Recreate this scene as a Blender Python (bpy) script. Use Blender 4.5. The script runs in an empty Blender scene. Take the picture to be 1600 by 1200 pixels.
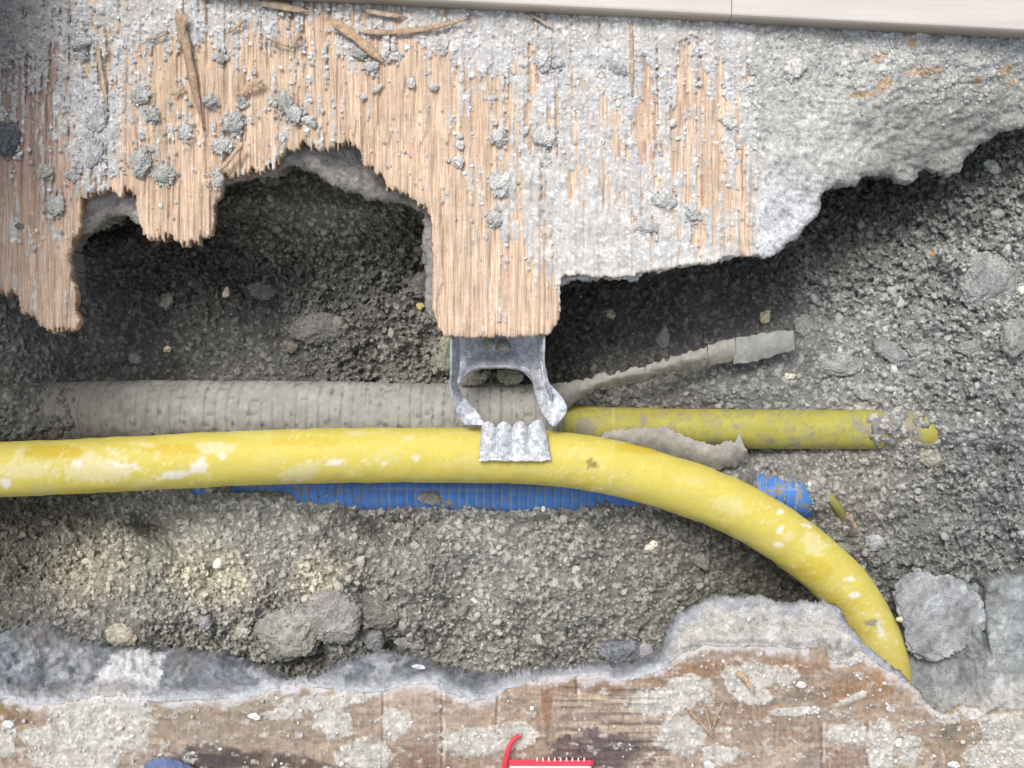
import bpy, math, random
import numpy as np
from mathutils import Vector

# ------------------------------------------------------------------ camera, light, exposure
D = 0.55                     # camera height above the floor boards (m)
K = 0.0004                   # metres per photo pixel (1600 wide) at floor level
scene = bpy.context.scene
cam_d = bpy.data.cameras.new("camera")
cam_d.sensor_width = 36.0
cam_d.lens = 36.0 * D / 0.64
cam_d.clip_start = 0.01
cam_d.clip_end = 100.0
cam = bpy.data.objects.new("camera", cam_d)
cam.location = (0, 0, D)
scene.collection.objects.link(cam)
scene.camera = cam

SUN_EL, SUN_AZ = math.radians(56), math.radians(-28)      # azimuth from +Y, towards -X
world = bpy.data.worlds.new("World")
scene.world = world
world.use_nodes = True
wn = world.node_tree
bg = wn.nodes["Background"]
sky = wn.nodes.new("ShaderNodeTexSky")
sky.sky_type = 'NISHITA'
sky.sun_disc = False
sky.sun_elevation = SUN_EL
sky.sun_rotation = SUN_AZ
sky.air_density = 1.0
sky.dust_density = 3.0
sky.ozone_density = 1.0
bg.inputs[1].default_value = 0.14
hs = wn.nodes.new("ShaderNodeHueSaturation")          # thin overcast: paler than a clear sky
hs.inputs['Saturation'].default_value = 0.3
wn.links.new(sky.outputs[0], hs.inputs['Color'])
wn.links.new(hs.outputs[0], bg.inputs[0])
sun_d = bpy.data.lights.new("sun", 'SUN')
sun_d.energy = 1.45
sun_d.angle = math.radians(22)
sun_d.color = (1.0, 0.93, 0.85)
sun = bpy.data.objects.new("sun", sun_d)
sdir = Vector((math.sin(SUN_AZ) * math.cos(SUN_EL), math.cos(SUN_AZ) * math.cos(SUN_EL), math.sin(SUN_EL)))
sun.rotation_euler = (-sdir).to_track_quat('-Z', 'Y').to_euler()
sun.location = sdir * 3
scene.collection.objects.link(sun)
scene.view_settings.view_transform = 'Standard'
scene.view_settings.look = 'None'
scene.view_settings.gamma = 1.0
scene.view_settings.exposure = 0.55
scene.cycles.max_bounces = 6

random.seed(7)
RNG = np.random.default_rng(11)

# ------------------------------------------------------------------ helpers
def lin(r, g, b, k=1.0):
    o = []
    for c in (r, g, b):
        c /= 255.0
        o.append((c / 12.92 if c <= 0.04045 else ((c + 0.055) / 1.055) ** 2.4) * k)
    return np.array(o)

def P(u, v, z):
    s = K * (D - z) / D
    return Vector(((u - 800) * s, (600 - v) * s, z))

def Pn(U, V, Z):
    s = K * (D - Z) / D
    return np.stack([(U - 800) * s, (600 - V) * s, Z], -1)

def h2(ix, iy, seed):
    n = (ix.astype(np.int64) * 374761393 + iy.astype(np.int64) * 668265263 + seed * 1442695041) & 0xFFFFFFFF
    n = ((n ^ (n >> 13)) * 1274126177) & 0xFFFFFFFF
    n = ((n ^ (n >> 16)) * 2246822519) & 0xFFFFFFFF
    return ((n ^ (n >> 15)) & 0xFFFFFF) / float(0x1000000)

def vn(x, y, seed=0):
    x = np.asarray(x, float); y = np.asarray(y, float)
    ix, iy = np.floor(x), np.floor(y)
    fx, fy = x - ix, y - iy
    fx = fx * fx * fx * (fx * (fx * 6 - 15) + 10)
    fy = fy * fy * fy * (fy * (fy * 6 - 15) + 10)
    a, b = h2(ix, iy, seed), h2(ix + 1, iy, seed)
    c, d = h2(ix, iy + 1, seed), h2(ix + 1, iy + 1, seed)
    return (a * (1 - fx) + b * fx) * (1 - fy) + (c * (1 - fx) + d * fx) * fy

def fbm(x, y, seed=0, octv=4, gain=0.5):
    s, a, t = 0, 1.0, 0
    for o in range(octv):
        s = s + a * vn(x * 2 ** o + 13.7 * o, y * 2 ** o + 7.3 * o, seed + o)
        t += a
        a *= gain
    return s / t

def crumb(u, v, cell, seed, dens=0.8, rmin=0.22, rmax=0.62):
    """rounded angular grains as a height, in pixels"""
    wu = u + cell * 0.75 * (fbm(u / cell * 1.6, v / cell * 1.6, seed + 91, 2) - 0.5)
    wv = v + cell * 0.75 * (fbm(u / cell * 1.6, v / cell * 1.6, seed + 92, 2) - 0.5)
    x, y = wu / cell, wv / cell
    ix, iy = np.floor(x), np.floor(y)
    best = np.zeros_like(x); cid = np.zeros_like(x)
    for dx in (-1, 0, 1):
        for dy in (-1, 0, 1):
            cx, cy = ix + dx, iy + dy
            px = cx + h2(cx, cy, seed); py = cy + h2(cx, cy, seed + 1)
            r = rmin + (rmax - rmin) * h2(cx, cy, seed + 2) ** 1.6
            pres = h2(cx, cy, seed + 3) < dens
            an = h2(cx, cy, seed + 4) * 3.14159
            el = 0.65 + 0.35 * h2(cx, cy, seed + 5)
            ex, ey = x - px, y - py
            a = (ex * np.cos(an) + ey * np.sin(an)); b = (-ex * np.sin(an) + ey * np.cos(an)) / el
            q = np.maximum(np.abs(a), 0.0) ** 2.6 + np.abs(b) ** 2.6
            tl = 1 + .9 * (ex * (h2(cx, cy, seed + 7) - .5) + ey * (h2(cx, cy, seed + 8) - .5)) / r
            hh = np.where(pres, np.minimum(np.maximum(0, 1 - q / r ** 2.6), .55) / .55, 0) ** 0.6 * r * 0.62 * tl
            up = hh > best
            best = np.where(up, hh, best)
            cid = np.where(up, h2(cx, cy, seed + 6), cid)
    return best * cell, cid

def sstep(a, b, x):
    t = np.clip((x - a) / (b - a), 0, 1)
    return t * t * (3 - 2 * t)

def ctrl(U, V, pts, sig=70.0):
    """smooth field through control values (u, v, value[, sigma])"""
    num = np.zeros_like(U); den = np.zeros_like(U) + 1e-12
    for p in pts:
        s = p[3] if len(p) > 3 else sig
        w = np.exp(-((U - p[0]) ** 2 + (V - p[1]) ** 2) / (2 * s * s)) + 1e-6 / (1 + ((U - p[0]) ** 2 + (V - p[1]) ** 2) / 1e4)
        num += w * p[2]; den += w
    return num / den

def sdf(U, V, poly):
    """signed distance to a closed outline, negative inside"""
    poly = np.array(poly, float)
    d2 = np.full(U.shape, 1e18); ins = np.zeros(U.shape, bool)
    n = len(poly)
    for i in range(n):
        a, b = poly[i], poly[(i + 1) % n]
        e = b - a
        wx, wy = U - a[0], V - a[1]
        t = np.clip((wx * e[0] + wy * e[1]) / max(e @ e, 1e-9), 0, 1)
        d2 = np.minimum(d2, (wx - e[0] * t) ** 2 + (wy - e[1] * t) ** 2)
        c1 = (a[1] <= V) != (b[1] <= V)
        if abs(e[1]) > 1e-9:
            xc = a[0] + (V - a[1]) / e[1] * e[0]
            ins ^= c1 & (U < xc)
    d = np.sqrt(d2)
    return np.where(ins, -d, d)

def mesh(name, co, quads=None, tris=None, col=None, attrs=None, mat=None, smooth=True, flat_from=None):
    me = bpy.data.meshes.new(name)
    nq = 0 if quads is None else len(quads)
    nt = 0 if tris is None else len(tris)
    me.vertices.add(len(co))
    me.vertices.foreach_set("co", np.ascontiguousarray(co, np.float32).ravel())
    idx = np.concatenate([x for x in ((np.asarray(quads).ravel() if nq else None), (np.asarray(tris).ravel() if nt else None)) if x is not None]).astype(np.int32)
    tot = np.concatenate([np.full(nq, 4), np.full(nt, 3)]).astype(np.int32)
    st = np.concatenate([[0], np.cumsum(tot)[:-1]]).astype(np.int32)
    me.loops.add(len(idx)); me.loops.foreach_set("vertex_index", idx)
    me.polygons.add(nq + nt); me.polygons.foreach_set("loop_start", st)
    me.polygons.foreach_set("loop_total", tot)
    sm = np.full(nq + nt, smooth)
    if flat_from is not None: sm[flat_from:] = False
    me.polygons.foreach_set("use_smooth", sm)
    me.update(calc_edges=True)
    if col is not None:
        c = np.ones((len(co), 4), np.float32); c[:, :3] = np.clip(col, 0, 1)
        at = me.color_attributes.new("Col", 'FLOAT_COLOR', 'POINT')
        at.data.foreach_set("color", c.ravel())
    for k, a in (attrs or {}).items():
        at = me.attributes.new(k, 'FLOAT', 'POINT')
        at.data.foreach_set("value", np.ascontiguousarray(a, np.float32).ravel())
    if mat: me.materials.append(mat)
    return me

def obj(name, me, parent=None, loc=None):
    o = bpy.data.objects.new(name, me)
    scene.collection.objects.link(o)
    if parent: o.parent = parent
    if loc is not None: o.location = loc
    return o

def tag(o, label=None, cat=None, group=None, kind=None):
    if label: o["label"] = label
    if cat: o["category"] = cat
    if group: o["group"] = group
    if kind: o["kind"] = kind
    return o

def thing(name, loc, label, cat, group=None):
    return tag(obj(name, None, None, loc), label, cat, group)

# ------------------------------------------------------------------ materials
def mat_new(name):
    m = bpy.data.materials.new(name); m.use_nodes = True
    return m, m.node_tree, m.node_tree.nodes, m.node_tree.nodes["Principled BSDF"]

def N(nt, t, **kw):
    n = nt.nodes.new(t)
    for k, v in kw.items():
        if k in n.inputs: n.inputs[k].default_value = v
        else: setattr(n, k, v)
    return n

def mul_noise(nt, base, coord, scale, lo, hi, detail=3.0, stretch=None, maskattr=None):
    """multiply a colour by noise between lo and hi"""
    mp = N(nt, 'ShaderNodeMapping')
    if stretch: mp.inputs['Scale'].default_value = stretch
    nt.links.new(coord, mp.inputs['Vector'])
    no = N(nt, 'ShaderNodeTexNoise', Scale=scale, Detail=detail, Roughness=0.6)
    nt.links.new(mp.outputs[0], no.inputs['Vector'])
    mr = N(nt, 'ShaderNodeMapRange')
    mr.inputs['From Min'].default_value = 0.3; mr.inputs['From Max'].default_value = 0.7
    mr.inputs['To Min'].default_value = lo; mr.inputs['To Max'].default_value = hi
    nt.links.new(no.outputs['Fac'], mr.inputs['Value'])
    val = mr.outputs[0]
    if maskattr:
        at = N(nt, 'ShaderNodeAttribute', attribute_name=maskattr)
        mx = N(nt, 'ShaderNodeMix', data_type='FLOAT')
        nt.links.new(at.outputs['Fac'], mx.inputs[0]); mx.inputs[2].default_value = 1.0
        nt.links.new(val, mx.inputs[3]); val = mx.outputs[0]
    vm = N(nt, 'ShaderNodeVectorMath', operation='SCALE')
    nt.links.new(base, vm.inputs[0]); nt.links.new(val, vm.inputs['Scale'])
    return vm.outputs[0], no.outputs['Fac']

def mat_dusty(name, rough=0.95, s1=900, a1=(0.8, 1.2), s2=200, a2=(0.85, 1.15), bump=0.5, bdist=0.0008, color=None, spec=0.2, fibre=False):
    m, nt, nodes, b = mat_new(name)
    tc = N(nt, 'ShaderNodeTexCoord')
    if color is None:
        at = N(nt, 'ShaderNodeAttribute', attribute_name='Col'); base = at.outputs['Color']
    else:
        rg = N(nt, 'ShaderNodeRGB'); rg.outputs[0].default_value = (*color, 1); base = rg.outputs[0]
    base, f1 = mul_noise(nt, base, tc.outputs['Object'], s1, *a1)
    base, f2 = mul_noise(nt, base, tc.outputs['Object'], s2, *a2)
    hsrc = f1
    if fibre:
        base, f3 = mul_noise(nt, base, tc.outputs['Object'], 1.0, 0.6, 1.18, detail=2.0, stretch=(1300, 45, 45), maskattr='wood')
        base, f4 = mul_noise(nt, base, tc.outputs['Object'], 1.0, 0.82, 1.12, detail=2.0, stretch=(380, 14, 14), maskattr='wood')
    nt.links.new(base, b.inputs['Base Color'])
    b.inputs['Roughness'].default_value = rough
    b.inputs['Specular IOR Level'].default_value = spec
    if bump:
        bp = N(nt, 'ShaderNodeBump', Strength=bump, Distance=bdist)
        nt.links.new(hsrc, bp.inputs['Height'])
        if fibre:
            bp2 = N(nt, 'ShaderNodeBump', Strength=0.5, Distance=0.0006)
            nt.links.new(f3, bp2.inputs['Height']); nt.links.new(bp2.outputs[0], bp.inputs['Normal'])
        nt.links.new(bp.outputs[0], b.inputs['Normal'])
    return m

M_soil = mat_dusty("soil", s1=1100, a1=(0.65, 1.35), s2=260, a2=(0.85, 1.15), bump=0.7)
M_conc = mat_dusty("concrete", s1=1000, a1=(0.74, 1.24), s2=230, a2=(0.78, 1.18), bump=0.8, bdist=.0011)
M_board = mat_dusty("board", s1=1300, a1=(0.86, 1.14), s2=160, a2=(0.9, 1.1), bump=0.35, fibre=True)
M_rock = mat_dusty("mortar", s1=1300, a1=(0.8, 1.2), s2=300, a2=(0.85, 1.12), bump=0.6)
M_sleeve = mat_dusty("dusty_sleeve", s1=1400, a1=(0.86, 1.12), s2=220, a2=(0.88, 1.1), bump=0.4)
M_splint = mat_dusty("splinter_wood", s1=700, a1=(0.6, 1.25), s2=100, a2=(0.85, 1.1), bump=0.4)

def mat_plastic(name, rough, spec=0.4, s=300, a=(0.95, 1.05), bump=0.08, sheen=0.0):
    m = mat_dusty(name, rough=rough, s1=1500, a1=(0.96, 1.04), s2=s, a2=a, bump=bump, spec=spec)
    return m
M_yel = mat_plastic("yellow_pipe_plastic", 0.58, 0.22)
M_yel2 = mat_plastic("dull_yellow_plastic", 0.6, 0.3)
M_blue = mat_plastic("blue_plastic", 0.5, 0.35)
M_red = mat_plastic("red_plastic", 0.4, 0.4)
M_zinc = mat_dusty("zinc_dusty", rough=0.62, s1=700, a1=(0.7, 1.25), s2=150, a2=(0.8, 1.15), bump=0.4, spec=0.5)
M_zinc.node_tree.nodes["Principled BSDF"].inputs['Metallic'].default_value = 0.35
M_lam = mat_dusty("white_laminate", rough=0.5, s1=900, a1=(0.99, 1.01), s2=60, a2=(0.98, 1.02), bump=0.02, spec=0.35)

# ------------------------------------------------------------------ outlines (photo pixels)
BOARD_T = [(-260, 455), (0, 458), (28, 461), (34, 480), (52, 492), (62, 508), (80, 513), (118, 513), (123, 498), (116, 478),
    (119, 455), (112, 430), (106, 400), (112, 372), (122, 362), (125, 335), (127, 306), (150, 300), (185, 298), (212, 303),
    (214, 330), (220, 352), (226, 367), (250, 370), (268, 374), (292, 378), (300, 372), (328, 368), (334, 340), (333, 318),
    (342, 302), (350, 284), (378, 274), (405, 272), (428, 262), (446, 240), (475, 226), (500, 233), (512, 238), (522, 226),
    (540, 232), (556, 228), (566, 250), (580, 268), (600, 280), (612, 292), (634, 304), (650, 318), (668, 328), (675, 345), (677, 400), (676, 450),
    (675, 478), (683, 500), (692, 525), (740, 527), (800, 525), (852, 523), (860, 518), (873, 500), (876, 478), (874, 455), (876, 434),
    (880, 432), (905, 428), (925, 432), (950, 434), (985, 431), (1005, 424), (1040, 420), (1080, 414), (1120, 410),
    (1128, 402), (1160, 399), (1190, 398), (1198, 380), (1190, 330), (1196, 260), (1188, 190), (1198, 120), (1200, 60), (1200, -150), (-260, -150)]
CONC_T = [(-260, 430), (20, 440), (60, 470), (100, 480), (112, 420), (108, 380), (124, 366), (150, 350), (172, 338), (196, 334), (216, 346),
    (250, 350), (320, 350), (330, 310), (345, 288), (385, 280), (430, 272), (455, 262), (485, 266), (510, 282), (540, 298), (572, 304),
    (600, 308), (640, 320), (665, 335), (660, 400), (664, 480), (690, 505), (850, 505), (862, 470), (868, 446), (884, 441), (905, 436),
    (940, 436), (985, 435), (1010, 427), (1060, 420), (1120, 412), (1150, 404), (1192, 401), (1215, 396), (1240, 378), (1262, 350), (1280, 330),
    (1288, 300), (1304, 292), (1340, 288), (1355, 279), (1375, 272), (1395, 272), (1402, 282), (1418, 291), (1432, 286), (1440, 270), (1446, 264),
    (1462, 270), (1485, 275), (1498, 268), (1506, 248), (1530, 226), (1560, 210), (1600, 198), (1700, 160), (1860, 120), (1860, -150), (-260, -150)]
BOARD_B = [(-260, 1082), (0, 1088), (40, 1096), (78, 1102), (110, 1095), (150, 1088), (190, 1085), (240, 1095), (300, 1092), (360, 1090), (405, 1086),
    (425, 1074), (470, 1070), (520, 1074), (545, 1082), (600, 1078), (625, 1070), (660, 1066), (685, 1067), (694, 1076), (720, 1088), (748, 1092), (775, 1088),
    (790, 1075), (840, 1064), (858, 1058), (900, 1055), (950, 1052), (958, 1062), (975, 1062), (1005, 1056), (1040, 1044), (1050, 1030), (1066, 1018), (1085, 1014), (1100, 1006),
    (1130, 1008), (1200, 1008), (1250, 1012), (1290, 1008), (1298, 1028), (1312, 1036), (1330, 1026), (1344, 1016), (1364, 1030), (1388, 1046), (1404, 1056),
    (1414, 1068), (1432, 1078), (1448, 1100), (1466, 1112), (1480, 1120), (1505, 1104), (1530, 1108), (1545, 1118), (1600, 1112), (1700, 1112), (1860, 1110), (1860, 1420), (-260, 1420)]
CONC_B = [(-260, 985), (-40, 985), (0, 990), (40, 975), (80, 985), (120, 1000), (170, 1012), (230, 1016), (290, 1020), (340, 1024), (380, 1036), (410, 1050), (440, 1062),
    (480, 1063), (505, 1050), (530, 1038), (562, 1030), (585, 1020), (610, 1022), (640, 1030), (668, 1034), (690, 1046), (730, 1056), (790, 1058), (840, 1052),
    (900, 1046), (935, 1040), (958, 1042), (985, 1040), (1010, 1034), (1032, 1022), (1044, 1000), (1044, 984), (1056, 968), (1072, 958), (1090, 945), (1112, 940),
    (1135, 932), (1160, 936), (1176, 929), (1198, 934), (1215, 944), (1240, 946), (1290, 945), (1312, 956), (1324, 974), (1338, 990), (1350, 1006), (1370, 1022),
    (1390, 1038), (1408, 1052), (1418, 1068), (1436, 1080), (1450, 1104), (1470, 1118), (1480, 1200), (1480, 1420), (-260, 1420)]
CONC_R = [(1396, 1180), (1400, 1040), (1408, 960), (1400, 920), (1420, 905), (1450, 912), (1500, 910), (1536, 918), (1548, 908), (1570, 904), (1600, 900), (1700, 880), (1860, 870), (1860, 1420), (1396, 1420)]

def roughen(U, V, amp, cell, seed):
    return (fbm(U / cell, V / cell, seed, 4, 0.6) - 0.5) * 2 * amp

def patch(U, V, cu, cv, ru, rv, seed, an=0, rough=1.0, pw=2.0):
    a = (U - cu) * math.cos(an) + (V - cv) * math.sin(an); b = -(U - cu) * math.sin(an) + (V - cv) * math.cos(an)
    d = (np.abs(a) / ru) ** pw + (np.abs(b) / rv) ** pw + (fbm(U / 15, V / 13, seed, 5, .72) - .5) * 2.8 * rough
    return sstep(1.25, .8, d)

# ------------------------------------------------------------------ surface builder
def surface(name, ext, step, S_fn, Z_fn, C_fn, mat, skirt=None):
    """a relief sheet cut to an irregular outline, with broken side walls"""
    u0, u1, v0, v1 = ext
    nu = int((u1 - u0) / step) + 1; nv = int((v1 - v0) / step) + 1
    U, V = np.meshgrid(np.linspace(u0, u1, nu), np.linspace(v0, v1, nv))
    S = S_fn(U, V) if S_fn else np.full(U.shape, -1e3)
    Z = Z_fn(U, V, S)
    col, att = C_fn(U, V, S, Z)
    ok = S < step * 0.35
    q = ok[:-1, :-1] & ok[1:, :-1] & ok[1:, 1:] & ok[:-1, 1:]
    i, j = np.nonzero(q)
    base = i * nu + j
    F = np.stack([base, base + nu, base + nu + 1, base + 1], 1)
    def unit(A):
        b, a = np.gradient(A, step)
        g = np.sqrt(a ** 2 + b ** 2) + 1e-6
        return a / g, b / g
    gu, gv = unit(S)
    Sb = S
    if skirt:
        for _ in range(2):
            for ax in (0, 1):
                r_ = 9
                Pd = np.pad(Sb, [(r_ + 1, r_) if a_ == ax else (0, 0) for a_ in (0, 1)], mode='edge')
                cs = np.cumsum(Pd, axis=ax)
                Sb = (np.take(cs, range(2 * r_ + 1, cs.shape[ax]), axis=ax) - np.take(cs, range(0, cs.shape[ax] - 2 * r_ - 1), axis=ax)) / (2 * r_ + 1)
    hu, hv = unit(Sb)
    near = (np.abs(S) < 0.8 * step)
    sh = np.where(near, np.clip(S, -step, step), 0) * 0.85
    U2, V2 = U - gu * sh, V - gv * sh
    co = Pn(U2, V2, Z).reshape(-1, 3)
    used = np.unique(F)
    remap = np.full(nu * nv, -1); remap[used] = np.arange(len(used))
    Fm = remap[F]
    co = co[used]; colr = col.reshape(-1, 3)[used]
    att = {k: a.ravel()[used] for k, a in att.items()}
    gx, gy = hu.ravel()[used], -hv.ravel()[used]
    flat_from = None
    if skirt:
        E = np.concatenate([Fm[:, [0, 1]], Fm[:, [1, 2]], Fm[:, [2, 3]], Fm[:, [3, 0]]])
        key = np.minimum(E[:, 0], E[:, 1]).astype(np.int64) * len(used) + np.maximum(E[:, 0], E[:, 1])
        _, inv, cnt = np.unique(key, return_inverse=True, return_counts=True)
        B = E[cnt[inv] == 1]
        bv = np.unique(B)
        bm = np.full(len(used), -1); bm[bv] = np.arange(len(bv))
        bc = co[bv]; n0 = len(co)
        rows, quads = [], []
        prev = bv
        cur_c = [colr]
        cols_s = []
        for k, (dz, off) in enumerate(skirt['rows']):
            n1 = (vn(bc[:, 0] * 900, bc[:, 1] * 900 + 31 * k, 5 + k) - 0.5) * skirt.get('rough', 0.0008) * 2
            n2 = (fbm(bc[:, 0] * 150, bc[:, 1] * 150 + 9 * k, 25 + k, 3) - 0.5) * skirt.get('lump', 0.002) * 2
            o = off + n1 + n2
            r = np.stack([bc[:, 0] + gx[bv] * o, bc[:, 1] + gy[bv] * o, bc[:, 2] - dz], 1)
            rows.append(r)
            ids = n0 + k * len(bv) + np.arange(len(bv))
            a = prev[bm[B[:, 0]]]; b = prev[bm[B[:, 1]]]
            c = ids[bm[B[:, 1]]]; d = ids[bm[B[:, 0]]]
            quads.append(np.stack([b, a, d, c], 1))
            prev = ids
            cc = skirt['col'](bc, k)
            cols_s.append(cc)
        flat_from = len(Fm) if skirt.get('flat') else None
        co = np.concatenate([co] + rows)
        Fm = np.concatenate([Fm] + quads)
        colr = np.concatenate([colr] + cols_s)
        ns = len(rows) * len(bv)
        att = {k: np.concatenate([a, np.full(ns, skirt.get('wood', 0.0))]) for k, a in att.items()}
    me = mesh(name, co, quads=Fm, col=colr, attrs=att, mat=mat, flat_from=flat_from)
    return obj(name, me), (U, V, Z)

# ------------------------------------------------------------------ soil of the trench
SOIL_Z = [  # u, v, z in mm
    (-100, 540, -95), (0, 520, -95), (60, 560, -98), (120, 560, -102), (-60, 640, -48, 40), (0, 630, -48, 40), (60, 640, -49, 34), (105, 645, -56, 24), (0, 720, -95), (0, 800, -88), (90, 800, -80), (0, 880, -78),
    (0, 960, -64), (60, 1010, -58), (-100, 900, -75), (-100, 1010, -60),
    (150, 350, -70), (190, 370, -80), (160, 430, -100), (240, 440, -106), (330, 420, -104), (420, 300, -78), (400, 340, -92), (480, 300, -66), (560, 320, -66), (640, 340, -72),
    (450, 400, -104), (560, 400, -100), (650, 410, -94), (300, 500, -103), (420, 500, -99), (540, 490, -94), (640, 480, -88), (200, 560, -104), (320, 565, -103),
    (450, 570, -98), (560, 560, -92), (650, 560, -86), (700, 560, -86), (780, 560, -90), (780, 590, -100), (700, 500, -92), (780, 450, -100), (800, 500, -102),
    (900, 450, -106), (900, 540, -108), (1000, 460, -104), (1000, 530, -104), (1100, 440, -100), (1100, 500, -98), (1200, 420, -92), (1200, 490, -90),
    (950, 590, -96), (1290, 350, -86), (1350, 320, -84), (1270, 420, -84), (1300, 480, -78), (1400, 340, -78), (1450, 300, -76), (1550, 260, -76), (1650, 220, -76), (1500, 350, -64), (1600, 320, -62),
    (1400, 420, -68), (1500, 430, -60), (1600, 430, -58), (1350, 520, -68), (1450, 520, -62), (1560, 520, -58), (1650, 520, -56),
    (950, 615, -79), (1050, 600, -77), (1150, 590, -74), (1250, 570, -72), (1100, 630, -78), (1250, 625, -77), (1350, 620, -72), (1420, 645, -61, 24), (1395, 675, -59, 20), (1430, 690, -58, 24), (1480, 640, -60), (1550, 650, -58), (1650, 650, -56),
    (200, 640, -94), (400, 640, -96), (600, 640, -96), (800, 640, -96), (950, 670, -90, 35), (1050, 670, -90, 35), (1150, 670, -89, 35), (1250, 670, -86, 35), (1330, 670, -80, 30),
    (1000, 730, -70), (1110, 745, -62, 20), (1150, 740, -63, 18), (1200, 736, -62, 16), (1250, 732, -62, 18), (1285, 780, -66, 18), (1185, 770, -66, 14), (1350, 740, -72), (1300, 800, -76), (1450, 760, -66), (1550, 760, -62), (1650, 780, -60),
    (1220, 780, -80, 30), (1380, 860, -72), (1480, 850, -66), (1580, 850, -62), (1380, 920, -76), (1450, 900, -66), (1500, 1000, -62), (1600, 950, -60),
    (200, 780, -86), (240, 825, -90, 22), (150, 850, -74), (300, 800, -76), (330, 860, -68), (150, 920, -60), (250, 920, -58), (350, 910, -54), (130, 990, -60), (350, 785, -60, 26), (420, 783, -60, 22), (480, 787, -64, 20), (540, 792, -66, 20), (450, 860, -64),
    (570, 830, -76, 25), (600, 800, -67, 20), (600, 880, -64), (700, 800, -67, 20), (750, 870, -62), (800, 800, -67, 20), (900, 800, -67, 20), (960, 796, -65, 18), (1010, 790, -62, 20), (1060, 800, -66, 20), (900, 880, -64), (1050, 850, -70), (1150, 850, -76),
    (1200, 900, -84), (1280, 930, -92), (1150, 920, -84), (1340, 1000, -90), (500, 930, -56), (650, 950, -62), (800, 950, -60), (950, 950, -62), (1050, 940, -72), (300, 980, -56), (400, 1000, -58),
    (560, 1000, -64), (620, 1010, -72, 25), (700, 1000, -66), (800, 1020, -68), (900, 1010, -68), (1000, 1000, -76, 30), (230, 1010, -62), (480, 1050, -74, 30), (700, 1045, -76, 40), (850, 1045, -76, 40), (960, 1035, -78, 30),
    (300, 1080, -80), (600, 1100, -85), (900, 1100, -85), (1200, 1050, -95), (1550, 1100, -70),
    (200, 250, -95), (500, 220, -85), (900, 350, -110), (1200, 300, -100), (1500, 180, -85)]
SOIL_AMP = [(60, 560, .35), (150, 600, .3), (200, 560, .35), (300, 560, .35), (0, 640, .5), (420, 540, .5), (300, 440, 1.0), (450, 420, 1.25), (600, 400, 1.3), (550, 310, .5, 40), (450, 310, .7, 40),
    (640, 480, 1.3), (650, 560, 1.3), (560, 550, 1.1), (780, 570, 1.2), (900, 480, .9), (1000, 520, .6), (1100, 500, .4), (1180, 500, .45), (1000, 450, .9), (1200, 420, .9), (1300, 420, 1.1), (1500, 350, 1.2), (1450, 450, 1.2),
    (1600, 500, .9), (1350, 560, .7), (1250, 590, .5), (1100, 610, .7), (950, 610, 1.0), (1500, 700, 1.1), (1560, 800, 1.2), (1400, 720, .8), (1300, 780, .7), (1450, 850, 1.1),
    (100, 900, .8), (350, 830, .5, 40), (480, 820, .6, 40), (560, 900, .9), (300, 900, .8), (350, 980, 1.1), (700, 820, 1.1), (760, 860, .6, 40), (900, 860, 1.0), (1000, 900, .9), (800, 960, 1.0), (700, 1000, 1.1), (0, 1000, .6), (130, 1000, .4)]
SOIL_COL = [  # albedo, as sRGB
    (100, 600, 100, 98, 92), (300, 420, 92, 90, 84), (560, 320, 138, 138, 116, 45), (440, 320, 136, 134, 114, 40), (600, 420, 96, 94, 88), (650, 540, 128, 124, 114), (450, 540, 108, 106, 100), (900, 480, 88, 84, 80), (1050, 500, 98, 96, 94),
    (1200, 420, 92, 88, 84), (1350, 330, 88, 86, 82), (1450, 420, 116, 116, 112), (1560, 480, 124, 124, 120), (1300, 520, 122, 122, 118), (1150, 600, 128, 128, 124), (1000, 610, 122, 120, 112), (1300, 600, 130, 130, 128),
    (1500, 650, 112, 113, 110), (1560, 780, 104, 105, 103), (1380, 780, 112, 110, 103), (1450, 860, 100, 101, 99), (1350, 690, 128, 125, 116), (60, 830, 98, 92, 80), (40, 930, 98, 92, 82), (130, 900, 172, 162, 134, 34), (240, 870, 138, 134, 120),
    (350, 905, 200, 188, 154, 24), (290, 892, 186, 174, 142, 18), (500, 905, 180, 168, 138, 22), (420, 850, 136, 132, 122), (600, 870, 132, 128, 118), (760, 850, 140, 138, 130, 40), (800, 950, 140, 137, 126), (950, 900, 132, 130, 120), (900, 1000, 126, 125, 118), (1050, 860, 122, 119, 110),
    (1180, 900, 96, 92, 82), (350, 1000, 130, 128, 118), (560, 1000, 118, 116, 110), (130, 1000, 120, 116, 110), (60, 1020, 112, 110, 108)]

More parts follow.
